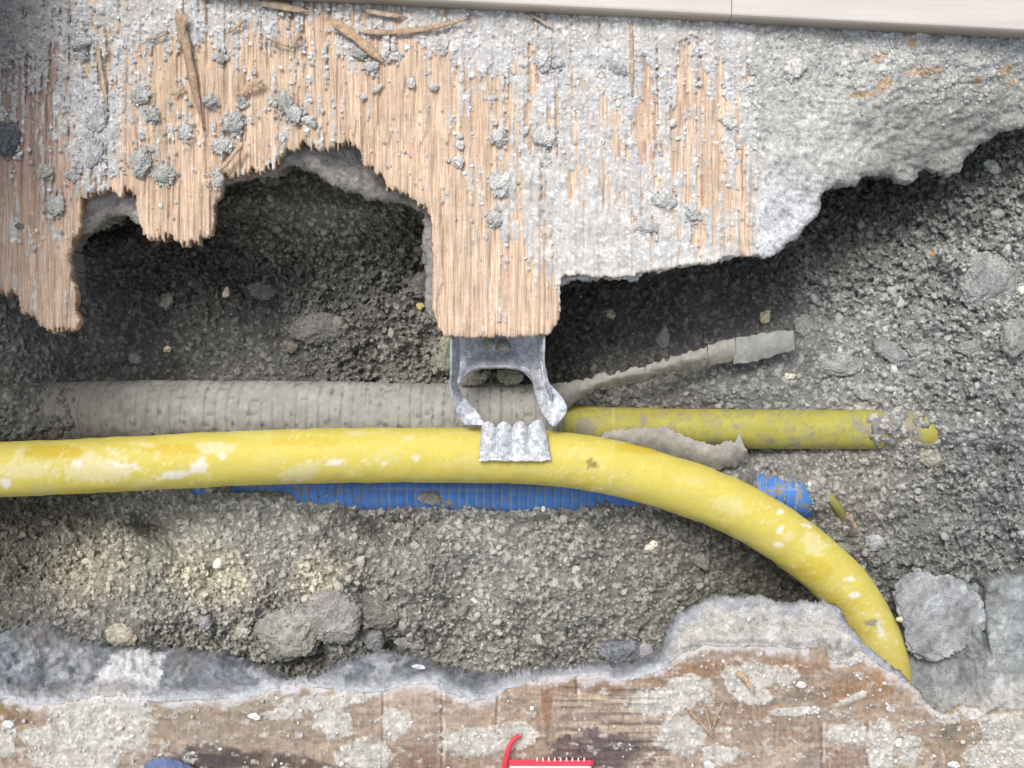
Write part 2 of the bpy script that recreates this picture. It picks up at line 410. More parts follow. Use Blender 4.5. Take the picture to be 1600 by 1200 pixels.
def soil_alb(U, V):
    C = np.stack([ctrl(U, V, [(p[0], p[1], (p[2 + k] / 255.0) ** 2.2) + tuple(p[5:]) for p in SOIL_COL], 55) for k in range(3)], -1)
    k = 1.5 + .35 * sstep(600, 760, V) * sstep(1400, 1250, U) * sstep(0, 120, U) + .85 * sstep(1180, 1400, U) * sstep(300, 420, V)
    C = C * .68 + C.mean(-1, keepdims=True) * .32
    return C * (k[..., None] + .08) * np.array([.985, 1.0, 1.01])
def soil_z(U, V, S=None):
    z = ctrl(U, V, [(p[0], p[1], p[2] / 1000.0) + tuple(p[3:]) for p in SOIL_Z], 48)
    amp = ctrl(U, V, SOIL_AMP, 45)
    def dent(cu, cv, ru, rv, an, d):
        a = (U - cu) * math.cos(an) + (V - cv) * math.sin(an); b = -(U - cu) * math.sin(an) + (V - cv) * math.cos(an)
        return d * np.exp(-(a / ru) ** 2 - (b / rv) ** 2)
    z = z + dent(235, 825, 45, 16, .5, -.020) + dent(590, 835, 30, 9, .75, -.010) + dent(560, 925, 30, 12, .5, -.010) + dent(330, 895, 9, 12, 0, -.008) + dent(620, 1012, 28, 12, .1, -.016)
    z = z + dent(350, 835, 60, 34, .4, .006) + dent(480, 835, 50, 30, 0, .006) + dent(745, 855, 50, 36, 0, .007) + dent(240, 880, 90, 40, .2, .006) + dent(860, 930, 60, 50, 0, .005) + dent(640, 900, 50, 30, 0, .005)
    z = z + dent(1150, 745, 22, 14, 0, .004)
    z = z + dent(520, 325, 130, 22, .1, .014) + dent(180, 385, 50, 20, -.2, .012)
    z = z + dent(600, 800, 60, 10, 0, .004) + dent(780, 802, 120, 9, 0, .004) + dent(700, 797, 22, 8, 0, .005) + dent(480, 790, 60, 8, 0, .005) + dent(930, 798, 60, 9, 0, .005)
    z = z + (fbm(U / 60, V / 60, 3, 4, 0.55) - 0.5) * 0.020 * (0.4 + 0.6 * amp)
    clump = .55 + .9 * fbm(U / 45, V / 45, 57, 3)
    c1, _ = crumb(U, V, 40, 11, 0.35)
    c2, i2 = crumb(U, V, 18, 21, 0.45)
    c3, i3 = crumb(U, V, 9, 31, 0.7)
    c4, i4 = crumb(U, V, 5.2, 41, 0.85)
    h = c1 * 0.45 * sstep(.8, 1.3, amp) + c2 * 0.75 * sstep(.4, 1.1, amp) * clump + c3 * 1.0 * np.clip(amp, .05, 1.2) * clump + c4 * 1.25 * (0.15 + .85 * np.clip(amp, 0, 1))
    c0, _ = crumb(U, V, 27, 13, 0.5)
    h = (h + c0 * .55 * sstep(.75, 1.25, amp)) * (1.55 + .5 * sstep(620, 560, V) * sstep(1250, 1100, U))
    h += (fbm(U / 7, V / 7, 55, 3) - 0.5) * 6 * (0.25 + amp) + (fbm(U / 22, V / 22, 56, 3) - 0.5) * 8 * amp
    h -= 6 * sstep(.60, .74, fbm(U / 6, V / 6, 59, 3)) * np.clip(amp, .1, 1.2)
    z = z + h * K * 1.05 - 0.002
    # soil crusted over the pipes
    def crust(z, zc, r, vc, t, on):
        x = (V - vc) * K * (D - zc) / D
        top = zc + np.sqrt(np.maximum(r * r - x * x, 0)) + t + h * K * .5
        return np.where(on & (np.abs(x) < r * .97), np.maximum(z, top), z)
    nz = fbm(U / 26, V / 20, 61, 4, .6) - .5; n2 = fbm(U / 9, V / 9, 62, 3) - .5
    z = crust(z, -.0775, .0228, 649, .0035 - .0095 * sstep(40, 260, U) + nz * .012, U < 330)
    z = crust(z, -.0740, .0150, 765, -.0085 + .0105 * (V - 764) / 30 + .006 * sstep(580, 430, U) + nz * .010 + n2 * .006, (U > 330) & (U < 1090) & (V > 768))
    z = crust(z, -.0755, .0150, 769, .0040 - .0065 * sstep(1150, 1200, U) + nz * .012, (U > 1080) & (U < 1290))
    z = crust(z, -.0740, .0140, 671, np.interp(U, [1320, 1370, 1395, 1425, 1455, 1475], [-.0065, -.0010, .0022, .0006, .0012, .0045]) + nz * .010 + n2 * .006, U > 1320)
    return z

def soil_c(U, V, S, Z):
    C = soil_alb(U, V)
    _, i3 = crumb(U, V, 9, 31, 0.7); _, i4 = crumb(U, V, 5.2, 41, 0.85)
    t = 1 + (i3 - 0.5) * 0.16 + (i4 - 0.5) * 0.22
    t *= 0.85 + 0.3 * fbm(U / 30, V / 30, 77, 4)
    C = C * t[..., None]
    pale = (i4 > 0.985)[..., None]
    C = np.where(pale, C * 1.5 + np.array([.06, .05, .03]), C)
    dark = (i3 < 0.04)[..., None]
    C = np.where(dark, C * 0.6, C)
    return C, {}

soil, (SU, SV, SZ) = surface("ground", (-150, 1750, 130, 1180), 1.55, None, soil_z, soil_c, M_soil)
tag(soil, kind="structure")
_s0u, _s0v = SU[0, 0], SV[0, 0]
_du = SU[0, 1] - SU[0, 0]; _dv = SV[1, 0] - SV[0, 0]
SZs = SZ.copy()
def soil_at(u, v):
    i = np.clip(((np.asarray(v) - _s0v) / _dv).astype(int), 0, SZ.shape[0] - 1)
    j = np.clip(((np.asarray(u) - _s0u) / _du).astype(int), 0, SZ.shape[1] - 1)
    return SZ[i, j]

# ------------------------------------------------------------------ upper concrete screed
def concT_S(U, V):
    return sdf(U, V, CONC_T) + roughen(U, V, 4, 14, 201) + roughen(U, V, 7, 45, 202)
def concT_Z(U, V, S):
    base = ctrl(U, V, [(100, 200, -.011), (100, 350, -.012), (170, 310, -.011, 30), (170, 345, -.022, 22), (300, 300, -.012), (480, 250, -.012, 30), (520, 275, -.020, 25), (600, 300, -.024, 25), (700, 300, -.012), (900, 300, -.011),
        (900, 430, -.011, 30), (1100, 300, -.011), (1100, 400, -.011), (1160, 250, -.010, 30), (1130, 60, -.011, 25), (1130, 150, -.011, 25), (1130, 330, -.011, 25), (1195, 40, .0018, 26), (1195, 110, .0018, 26), (1192, 180, .0016, 26), (1192, 250, .0016, 26), (1192, 320, .0012, 26), (1196, 385, .000, 20), (1230, 250, -.001, 26), (1225, 340, -.004, 20), (1160, 380, -.009, 14), (1300, 80, .000), (1350, 160, -.002), (1300, 250, -.006), (1400, 90, .000),
        (1550, 80, -.001), (1450, 160, -.006), (1400, 230, -.018), (1500, 180, -.018), (1500, 250, -.034), (1420, 280, -.026, 20), (1600, 130, -.010), (1600, 170, -.026), (1650, 60, .0), (1750, 100, -.01), (700, 50, -.01), (300, 50, -.01)], 42)
    z = base + (fbm(U / 55, V / 55, 210, 4, .55) - .5) * .005 + (fbm(U / 5, V / 5, 211, 3) - .5) * .0011
    # chipped ledges running along the broken slope
    qq = .0045; zz = z / qq + (fbm(U / 40, V / 24, 217, 3) - .5) * 1.5
    zq = (np.floor(zz) + sstep(.55, .95, zz - np.floor(zz))) * qq - (fbm(U / 40, V / 24, 217, 3) - .5) * 1.5 * qq
    z = z + (zq - z) * .4 * sstep(1250, 1330, U)
    z += (fbm(U / 12, V / 10, 216, 4, .6) - .5) * .0018 * sstep(1180, 1260, U)
    led = fbm(U / 70 + V / 60, V / 34 - U / 90, 214, 3)
    z += np.where(U > 1230, (np.abs(led - .5) * -0.007 + .001) * sstep(120, 200, V + (U - 1300) * -.1), 0)
    c3, _ = crumb(U, V, 13, 231, .6); c4, _ = crumb(U, V, 7, 241, .8)
    rough_top = sstep(260, 120, V + 0.15 * (1400 - U)) * .8 + .25
    z += (c3 * .35 + c4 * .5) * K * rough_top
    z += (fbm(U / 7, V / 7, 215, 3) - .5) * .0010
    z -= .004 * np.exp(S / 4.0)
    return z
def concT_C(U, V, S, Z):
    C = np.ones(U.shape + (3,)) * lin(200, 200, 196)
    f = fbm(U / 30, V / 30, 221, 5)[..., None]
    C = C * (.72 + .5 * f)
    blue = (sstep(1340, 1230, U) * sstep(230, 340, V))[..., None]
    C = C * (1 - blue) + lin(212, 214, 220) * (.8 + .3 * f) * blue
    # greenish grey weathered slope to the right
    g = (sstep(1330, 1480, U + .5 * V - 60) * sstep(90, 170, V))[..., None] * .8
    C = C * (1 - g) + lin(148, 152, 145) * g * (.7 + .6 * f)
    n1 = (U < 700)[..., None]
    dk = sstep(230, 300, V)[..., None] * (U > 380)[..., None]
    C = np.where(n1, lin(176, 172, 168) * (.75 + .5 * f) * (1 - .25 * dk), C)
    # tan adhesive remains
    for (cu, cv, ru, rv, an) in [(1382, 133, 17, 9, -.6), (1375, 90, 12, 9, -.7), (1445, 112, 30, 9, -.1), (1425, 62, 8, 14, 0), (1462, 47, 12, 6, 0), (1568, 108, 13, 12, -.4), (1528, 126, 7, 6, 0), (1345, 148, 25, 5, -.1), (1580, 130, 14, 4, -.2)]:
        a = (U - cu) * math.cos(an) + (V - cv) * math.sin(an); b = -(U - cu) * math.sin(an) + (V - cv) * math.cos(an)
        d = (a / ru) ** 2 + (b / rv) ** 2 + (fbm(U / 8, V / 8, 229, 3) - .5) * 1.6
        m = sstep(1.05, .8, d)[..., None] * .75
        C = C * (1 - m) + lin(196, 162, 118) * m
    _, i4 = crumb(U, V, 7, 241, .8)
    C = C * (1 + (i4 - .5) * .3)[..., None] * (.70 + .58 * fbm(U / 5, V / 5, 233, 4, .65))[..., None]
    pit = (sstep(.66, .76, fbm(U / 7, V / 8, 234, 3)) * .5)[..., None]; C = C * (1 - pit) + lin(110, 110, 106) * pit
    return C, {}
def conc_col(c):
    def f(bc, k):
        t = (.75 + .4 * fbm(bc[:, 0] * 120, bc[:, 1] * 120, 9, 3))[:, None]
        return np.ones((len(bc), 3)) * c * t
    return f
concT, _ = surface("concrete_floor", (-150, 1750, -60, 540), 2.0, concT_S, concT_Z, concT_C, M_conc,
    dict(rows=[(.003, .0002), (.007, -.0035), (.014, -.008), (.026, -.012), (.045, -.012)], rough=.0008, lump=.003, col=conc_col(lin(150, 150, 145))))
tag(concT, kind="structure")

# ------------------------------------------------------------------ upper plywood
def fib(U, V, seed, w=4.0, l=140.0):
    return vn(U / w, V / l, seed)
def boardT_S(U, V):
    fr = (fib(U, V * 0, 301, 3.2) - .5) * 14 + (fib(U, V * 0, 302, 11) - .5) * 14
    fr = fr * sstep(1230, 1100, U) * (1 - .75 * sstep(676, 700, U) * sstep(890, 870, U) * sstep(470, 500, V)) * (1 - .8 * sstep(872, 892, U))
    S = sdf(U, V + fr, BOARD_T)
    return S + roughen(U, V, 2.0, 8, 303) + np.where(U > 1180, roughen(U, V, 9, 30, 304), 0)
def cement_T(U, V):
    base = ctrl(U, V, [(30, 30, .75), (120, 60, .7), (60, 150, .45), (30, 300, .3), (60, 440, .2), (90, 490, .15), (125, 60, .7, 30), (140, 130, .85, 18), (140, 165, 1.0, 18), (148, 200, .95, 16), (146, 240, .8, 14), (146, 275, .6, 12), (170, 110, .6, 18), (200, 30, .75), (350, 20, .7), (190, 100, .5, 30), (250, 120, .25), (250, 200, .3), (350, 150, .25), (400, 100, .25), (280, 340, .15), (210, 140, .55, 20),
        (450, 30, .5), (480, 100, .28), (500, 180, .3), (440, 180, .4, 30), (560, 30, .55, 30), (620, 40, .72), (700, 30, .8), (600, 100, .25), (650, 150, .15), (620, 220, .12), (700, 200, .2), (720, 120, .4), (750, 60, .75), (700, 350, .12), (720, 450, .06), (800, 60, .85), (760, 180, .35, 35), (770, 300, .45, 35),
        (800, 350, .6), (850, 300, .72), (850, 200, .7), (850, 130, .6), (820, 110, .45, 26), (900, 60, .85), (900, 180, .72), (900, 250, .85), (920, 350, .95), (950, 410, 1.0), (880, 400, .8), (840, 440, .3, 30), (800, 470, .12), (860, 500, .2), (780, 420, .3, 30), (960, 130, .78), (1000, 60, .95), (1000, 200, .55), (1040, 120, .62), (1040, 250, .62),
        (1000, 300, .75), (1060, 350, .8), (1080, 180, .55), (1100, 100, .55), (1120, 200, .4), (1130, 300, .45), (1160, 130, .72), (1165, 230, .72), (1170, 350, .6), (1140, 390, .65), (1100, 50, .9), (1190, 60, .95), (1190, 200, .9), (1190, 300, .9)], 32)
    base = base - .13 * sstep(820, 900, U) * sstep(1200, 1150, U) * sstep(70, 130, V) * sstep(420, 370, V)
    n = (fbm(U / 6, V / 95, 311, 3, .6) - .5) * .95 + (fbm(U / 22, V / 26, 312, 4) - .5) * .6 + (fbm(U / 4, V / 9, 313, 2) - .5) * .3
    n = n + .25 * sstep(1165, 1200, U)
    return sstep(.42, .56, base + n), base + n
def boardT_Z(U, V, S):
    m, f = cement_T(U, V)
    # torn fibre ridges and gouges along the grain
    z = (fib(U, V, 321, 3.2, 160) - .5) * .0016 + (fib(U, V, 322, 7, 90) - .5) * .0014 + (fib(U, V, 323, 26, 260) - .5) * .0016
    gou = sstep(.72, .8, fib(U, V, 324, 6, 80))
    z -= gou * .0012 * sstep(150, 260, U)
    z = np.round(z / .0005) * .0005 * .5 + z * .5
    c3, _ = crumb(U, V, 11, 331, .4); c4, _ = crumb(U, V, 5.5, 341, .7); c5, _ = crumb(U, V, 22, 351, .12)
    cem = .0005 + .0016 * np.clip((f - .5) * 2, 0, 1) + (fbm(U / 20, V / 20, 345, 4) - .5) * .002
    top = sstep(330, 60, V)
    cem = cem + (c3 * .5 + c4 * .6 + c5 * .35) * K * (.35 + .75 * top)
    z = z * (1 - m * .8) + cem * m
    z += (c4 > 1.5) * K * .5
    z += (ctrl(U, V, [(100, 480, -.001), (300, 200, 0), (1100, 200, 0), (900, 400, .001)], 200))
    edge = np.exp(S / 3.0)
    return z - .0015 * np.clip(edge, 0, 1) - .0045 * sstep(1165, 1200, U)
def boardT_C(U, V, S, Z):
    m, f = cement_T(U, V)
    wood = lin(222, 194, 166)
    g = fib(U, V, 361, 5, 220); g2 = fib(U, V, 362, 2.4, 120)
    C = np.ones(U.shape + (3,)) * wood
    C = C * (.80 + .26 * g + .18 * (g2 - .5))[..., None]
    # reddish streaks where the veneer has torn
    red = sstep(.72, .86, fib(U, V, 363, 4.5, 60)) * (.2 + .6 * sstep(780, 950, U)) * (fib(U, V, 365, 18, 70) > .35)
    red = red[..., None] * .8
    C = C * (1 - red) + lin(150, 98, 72) * red
    pinkL = (sstep(150, 60, U + (fbm(U / 30, V / 60, 377) - .5) * 60) * (.4 + .6 * sstep(380, 230, V)))[..., None] * .8
    C = C * (1 - pinkL) + lin(146, 118, 110) * (.8 + .4 * g[..., None]) * pinkL
    haze = (fbm(U / 40, V / 60, 364, 4) * .5 + .12 * sstep(600, 900, U))[..., None] * .55
    C = C * (1 - haze) + lin(200, 190, 182) * haze
    cf = fbm(U / 18, V / 18, 371, 4)[..., None]
    cem = lin(214, 213, 210) * (.76 + .42 * cf)
    vio = (fbm(U / 50, V / 50, 372, 2) > .58)[..., None] * .4
    cem = cem * (1 - vio) + lin(210, 211, 216) * vio
    _, i4 = crumb(U, V, 5.5, 341, .7); _, i3 = crumb(U, V, 11, 331, .4)
    cem = cem * (1 + (i4 - .5) * .35 + (i3 - .5) * .2)[..., None]
    wl = (sstep(14, 3, -S) * sstep(700, 900, U))[..., None] * .6
    cem = cem * (1 - wl) + lin(216, 212, 206) * wl
    mm = m[..., None]
    C = C * (1 - mm) + cem * mm
    # board colour darkens towards its upper-left corner
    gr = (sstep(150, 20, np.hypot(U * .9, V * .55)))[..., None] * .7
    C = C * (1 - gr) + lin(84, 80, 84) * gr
    return C, {'wood': (1 - m)}
def wood_col(c, c2):
    def f(bc, k):
        t = vn(bc[:, 0] * 700, bc[:, 1] * 300 + k, 4)[:, None]
        return (c * (1 - t) + c2 * t) * (1.0 if k < 2 else .75)
    return f
boardT, _ = surface("plywood_board", (-150, 1230, -60, 545), 1.6, boardT_S, boardT_Z, boardT_C, M_board,
    dict(rows=[(.0012, .0002), (.0035, .0), (.006, -.0003), (.0085, -.0010)], rough=.0005, lump=.0008, col=wood_col(lin(214, 186, 156), lin(150, 112, 84)), wood=.6))
tag(boardT, "splintered tan plywood board with jagged lower edge, patched with grey mortar, above the trench", "board")

# ------------------------------------------------------------------ lower concrete and board
def concB_S(U, V):
    return sdf(U, V, CONC_B) + roughen(U, V, 3, 10, 401) + roughen(U, V, 5, 36, 402)
def boardB_S(U, V):
    return sdf(U, V, BOARD_B) + roughen(U, V, 3, 12, 501) + roughen(U, V, 3, 4, 502)
def concB_Z(U, V, S):
    sb = np.maximum(sdf(U, V, BOARD_B), -30)
    slope = np.interp(U, [-100, 0, 200, 380, 430, 520, 600, 680, 760, 950, 1020, 1060, 1150, 1300, 1400, 1480], [1.0, 1.0, 1.05, .95, .9, 1.0, 1.1, 1.3, 1.3, 1.3, .7, .22, .16, .2, .3, .5])
    z = -.0075 - slope * np.maximum(sb, 0) * K * .9
    z = z + .0060 * sstep(30, 4, sb)
    z += .0035 * sstep(1020, 1080, U) * sstep(0, 14, sb)
    n = (fbm(U / 48, V / 40, 411, 4, .6) - .5)
    z += n * .012 * sstep(0, 25, sb) * (1 - .75 * sstep(1000, 1060, U))
    z += (fbm(U / 8, V / 8, 412, 4, .6) - .5) * .0022 + np.abs(fbm(U / 22, V / 18, 413, 4) - .5) * -.006 * (1 - .5 * sstep(1000, 1060, U)) * sstep(-2, 10, sb)
    c3, _ = crumb(U, V, 14, 431, .5); c4, _ = crumb(U, V, 7, 441, .7)
    z += (c3 * .4 + c4 * .4) * K
    z -= .005 * np.exp(S / 5.0)
    return np.where(sb < -3, np.minimum(z, -.0082), z)
def concB_C(U, V, S, Z):
    f = fbm(U / 30, V / 22, 421, 4)[..., None]; f2 = fbm(U / 8, V / 8, 422, 3)[..., None]
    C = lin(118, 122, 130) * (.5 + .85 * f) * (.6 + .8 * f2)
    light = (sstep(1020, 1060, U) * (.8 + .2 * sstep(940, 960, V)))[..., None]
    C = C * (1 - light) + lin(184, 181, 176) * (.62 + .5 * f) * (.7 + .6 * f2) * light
    rimb = (sstep(24, 4, -S + (f[..., 0] - .5) * 20) * light[..., 0] * .6)[..., None]; C = C * (1 - rimb) + lin(150, 158, 172) * (.8 + .4 * f2) * rimb
    sb = sdf(U, V, BOARD_B)
    rim = sstep(26, 4, sb + (f[..., 0] - .5) * 30)[..., None] * .75 * (1 - light)
    C = C * (1 - rim) + lin(196, 200, 206) * rim
    w = (sstep(.58, .68, fbm(U / 26 + V / 50, V / 30, 423, 4)))[..., None] * .35
    C = C * (1 - w) + lin(200, 202, 206) * w
    wp = patch(U, V, 195, 1060, 60, 40, 425, -.6, .7)[..., None] * .8; C = C * (1 - wp) + lin(206, 206, 210) * (.8 + .4 * f2) * wp
    br = (sstep(.55, .65, fbm(U / 60, V / 40, 424, 3)) * sstep(500, 300, U))[..., None] * .4
    C = C * (1 - br) + lin(120, 112, 106) * br
    return C, {}
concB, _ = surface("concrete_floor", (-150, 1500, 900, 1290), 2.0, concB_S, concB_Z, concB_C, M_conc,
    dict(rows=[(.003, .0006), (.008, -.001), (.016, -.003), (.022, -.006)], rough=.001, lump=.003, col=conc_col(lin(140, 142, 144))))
tag(concB, kind="structure")

def concR_Z(U, V, S):
    z = ctrl(U, V, [(1430, 930, -.052), (1500, 930, -.050), (1560, 930, -.040), (1600, 920, -.036), (1430, 1020, -.052), (1500, 1040, -.044), (1560, 1010, -.030), (1600, 1000, -.024), (1440, 1080, -.040, 30), (1480, 1110, -.014, 26), (1530, 1080, -.018, 26), (1550, 1110, -.007, 26), (1600, 1080, -.008), (1400, 1120, -.045),
        (1500, 1160, -.0115), (1600, 1160, -.0115), (1650, 900, -.036), (1700, 1000, -.020), (1480, 1200, -.0115), (1600, 1240, -.0115), (1420, 1200, -.014)], 34)
    z += (fbm(U / 30, V / 26, 611, 5, .62) - .5) * .011 * (V < 1130) + (fbm(U / 7, V / 7, 612, 3) - .5) * .0012
    # natural break between the two lumps
    z -= .010 * np.exp(-((U - 1541 - 8 * np.sin(V / 40)) / 4.0) ** 2) * sstep(1040, 1010, V)
    z -= .004 * np.exp(S / 5.0)
    return np.where(sdf(U, V, BOARD_B) < -2, np.minimum(z, -.0095), z)
def concR_C(U, V, S, Z):
    f = fbm(U / 30, V / 34, 621, 4)[..., None]
    C = lin(146, 150, 152) * (.55 + .75 * f) * (.75 + .5 * fbm(U / 9, V / 11, 622, 3)[..., None])
    w = (sstep(.52, .64, fbm(U / 22 + V / 70, V / 40, 623, 4)) * sstep(1520, 1570, U + .2 * (V - 1000)))[..., None] * .6
    C = C * (1 - w) + lin(206, 208, 208) * w
    l = (sstep(1050, 1100, V - .3 * (1560 - U)))[..., None] * .6
    C = C * (1 - l) + lin(190, 186, 182) * l
    return C, {}
concR, _ = surface("concrete_floor", (1380, 1750, 860, 1290), 2.0, lambda U, V: sdf(U, V, CONC_R) + roughen(U, V, 4, 16, 601), concR_Z, concR_C, M_conc,
    dict(rows=[(.004, .001), (.012, -.001), (.025, -.002)], rough=.001, lump=.003, col=conc_col(lin(130, 134, 136))))
tag(concR, kind="structure")

JOINTS = [(597, 1074, 1260), (690, 1060, 1260), (776, 1075, 1150), (900, 1056, 1085), (1284, 1128, 1260), (1356, 1125, 1260)]
CEM_B = [(160, 1130, 78, 60, .5, 0), (120, 1180, 70, 35, .6, 0), (450, 1112, 36, 14, 1.2, -.2), (520, 1130, 30, 22, 1.2, .3), (545, 1090, 26, 10, 1.2, 0), (490, 1098, 50, 10, 1.6, 0), (620, 1130, 22, 24, .9, 0), (575, 1180, 50, 22, 1.2, 0),
    (740, 1158, 52, 22, .6, 0), (800, 1150, 40, 22, .8, 0), (1040, 1095, 70, 22, 1.0, -.1), (1075, 1070, 36, 16, .8, 0), (1060, 1150, 38, 28, 1.1, 0), (1120, 1180, 40, 16, 1.2, 0), (1165, 1060, 36, 30, 1.0, .3), (1180, 1090, 26, 14, 1.0, 0), (1215, 1055, 30, 16, 1.2, 0),
    (1325, 1020, 26, 20, .5, 0), (1322, 1148, 36, 15, .4, 0), (1378, 1165, 24, 42, .4, 0), (1240, 1112, 40, 7, .8, -.05), (1335, 1090, 30, 5, 1.0, -.4), (1480, 1120, 20, 12, .7, 0), (1560, 1110, 50, 16, .6, -.2), (1590, 1150, 50, 30, 1.2, 0), (1545, 1185, 40, 26, 1.2, 0), (1640, 1180, 60, 40, 1, 0), (1420, 1170, 20, 26, 1.2, 0), (60, 1150, 36, 14, .9, 0), (10, 1150, 16, 30, 1.0, 0)]
def cement_B(U, V):
    m = np.zeros_like(U)
    for k, (cu, cv, ru, rv, r, an) in enumerate(CEM_B):
        m = np.maximum(m, patch(U, V, cu, cv, ru, rv, 520 + k, an, r))
    n = fbm(U / 16, V / 10, 560, 4, .6)
    m = np.maximum(m, sstep(.62, .74, n + .12 * (vn(U / 3.5, V / 5, 561) - .5)) * .7)
    m = m * (.55 + .45 * sstep(.25, .5, fbm(U / 5, V / 7, 562, 3)))
    return m
def boardB_Z(U, V, S):
    m = cement_B(U, V)
    z = (vn(U / 5, V / 5, 571) - .5) * .0003 + (fbm(U / 30, V / 8, 572, 3) - .5) * .0011
    for (x, a, b) in JOINTS:
        xx = x + 1.5 * (vn(V / 14, V * 0, int(x)) - .5)
        z -= .0011 * np.exp(-((U - xx) / 1.4) ** 2) * (V > a) * (V < b)
    # torn horizontal veneer
    hz = sstep(850, 880, U) * sstep(1060, 1040, U) * (V > 1070)
    z += hz * (vn(U / 90, V / 4.5, 573) - .5) * .0022
    c3, _ = crumb(U, V, 12, 531, .6); c4, _ = crumb(U, V, 6.5, 541, .8)
    z += m * (.0006 + (c3 * .9 + c4 * .9) * K * (.4 + .8 * sstep(1200, 1300, U)))
    z += (c4 > 1.8) * K * .6
    return z - .0018 * np.clip(np.exp(S / 4), 0, 1) - .0008
def boardB_C(U, V, S, Z):
    m = cement_B(U, V)
    f = fbm(U / 40, V / 14, 581, 4)[..., None]
    C = np.ones(U.shape + (3,)) * lin(182, 154, 126)
    def put(mask, c, k=1.0):
        nonlocal C
        mk = np.clip(mask, 0, 1)[..., None] * k
        C = C * (1 - mk) + lin(*c) * mk
    put(patch(U, V, 30, 1115, 48, 24, 591, 0, .3, 4), (182, 150, 110))
    put(patch(U, V, 400, 1120, 170, 45, 592, 0, .5), (166, 146, 120), .8)
    put(patch(U, V, 640, 1105, 48, 60, 593, 0, .1, 6), (196, 168, 142))
    put(patch(U, V, 735, 1110, 45, 30, 594, 0, .2, 6), (190, 156, 126))
    put(patch(U, V, 830, 1110, 45, 50, 595, 0, .4, 4), (184, 148, 116))
    put(patch(U, V, 655, 1190, 60, 25, 596, 0, .4, 4), (150, 118, 98))
    hz = sstep(850, 875, U) * sstep(1070, 1030, U) * sstep(1068, 1080, V)
    st = vn(U / 110, V / 5, 597)
    put(hz * sstep(.35, .6, st), (204, 174, 142), .9); put(hz * sstep(.5, .3, st), (128, 104, 94), .85)
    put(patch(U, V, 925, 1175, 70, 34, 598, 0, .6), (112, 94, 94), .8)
    put(patch(U, V, 955, 1070, 90, 12, 599, -.06, .8), (156, 116, 82), .8)
    put(patch(U, V, 1220, 1075, 170, 70, 600, 0, .5), (174, 142, 112), .8)
    put(patch(U, V, 1355, 1050, 60, 40, 603, 0, .4), (180, 142, 106), .9)
    put(patch(U, V, 1240, 1090, 110, 9, 604, -.1, .6), (128, 118, 98), .7)
    put(patch(U, V, 1230, 1180, 40, 16, 605, -.3, .6), (206, 176, 146), .8)
    put(patch(U, V, 1270, 1190, 30, 20, 606, -.6, .3), (132, 110, 102), .7)
    put(patch(U, V, 1510, 1150, 60, 50, 607, 0, 1.2), (160, 136, 104), .8)
    put(patch(U, V, 1485, 1135, 12, 26, 608, .5, .6), (118, 112, 92), .8)
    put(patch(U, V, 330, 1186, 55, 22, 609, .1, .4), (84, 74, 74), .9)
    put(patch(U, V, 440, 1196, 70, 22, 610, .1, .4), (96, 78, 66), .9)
    put(patch(U, V, 1600, 1165, 40, 30, 611, 0, 1), (176, 140, 122), .5)
    dust = (.10 + .42 * sstep(.4, .65, fbm(U / 50, V / 24, 587, 5)))[..., None]
    C = C * np.array([.93, .98, 1.06]) * (.78 + .42 * f)
    C = C * (1 - dust) + lin(170, 156, 140) * dust
    C = C * .84
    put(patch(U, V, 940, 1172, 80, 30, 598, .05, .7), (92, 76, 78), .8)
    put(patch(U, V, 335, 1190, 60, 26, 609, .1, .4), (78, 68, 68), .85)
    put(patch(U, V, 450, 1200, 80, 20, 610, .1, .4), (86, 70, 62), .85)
    put(patch(U, V, 20, 1110, 30, 24, 613, 0, .5), (120, 90, 60), .6)
    put(patch(U, V, 855, 1085, 10, 60, 614, 0, .6), (140, 96, 62), .7)
    put(patch(U, V, 1160, 1045, 140, 14, 615, -.03, .9), (146, 108, 76), .7)
    put(patch(U, V, 1350, 1075, 70, 18, 616, -.15, .7), (150, 112, 78), .7)
    for (a0, a1, b0, b1) in ((600, 690, 1165, 1300), (690, 770, 1150, 1300), (1285, 1355, 1168, 1300), (1205, 1284, 1125, 1160), (1130, 1205, 1095, 1125), (850, 905, 1056, 1090)):
        bx = (sstep(a0, a0 + 3, U) * sstep(a1, a1 - 3, U) * sstep(b0 - 3, b0 + 5, V + (vn(U / 4, V * 0, 617) - .5) * 8) * sstep(b1 + 3, b1 - 3, V))
        put(bx * (.35 + .65 * (vn(U / 3.2, V / 60, 618) > .5)), (136, 104, 84), .6)
    ch = sstep(.60, .70, fbm(U / 5, V / 6, 619, 3)) * .35
    put(ch, (106, 90, 78))
    C = C * .9 + C.mean(-1, keepdims=True) * .16
    C = C * np.array([.98, 1.0, 1.03])
    gm = (sstep(.5, .7, fbm(U / 26, V / 18, 585, 5)) * .5)[..., None]; C = C * (1 - gm) + lin(138, 124, 112) * gm
    C = C * (.66 + .62 * fbm(U / 7, V / 5, 586, 4, .65))[..., None]
    gv = vn(U / 2.6, V / 26, 582)[..., None]; C = C * (.9 + .2 * gv)
    for (x, a, b) in JOINTS:
        xx = x + 1.5 * (vn(V / 14, V * 0, int(x)) - .5)
        k = (np.exp(-((U - xx) / 1.3) ** 2) * (V > a) * (V < b) * (.35 + .65 * (vn(V / 11, V * 0, 9) > .35)))[..., None] * .6
        C = C * (1 - k) + lin(80, 66, 56) * k
        k = (np.exp(-((U - xx - 4) / 2.0) ** 2) * (V > a) * (V < b) * (vn(V / 9, V * 0, 8) > .4))[..., None] * .5
        C = C * (1 - k) + lin(214, 206, 196) * k
    cf = fbm(U / 14, V / 14, 583, 4)[..., None]
    cem = lin(200, 198, 192) * (.66 + .6 * cf)
    _, i4 = crumb(U, V, 6.5, 541, .8)
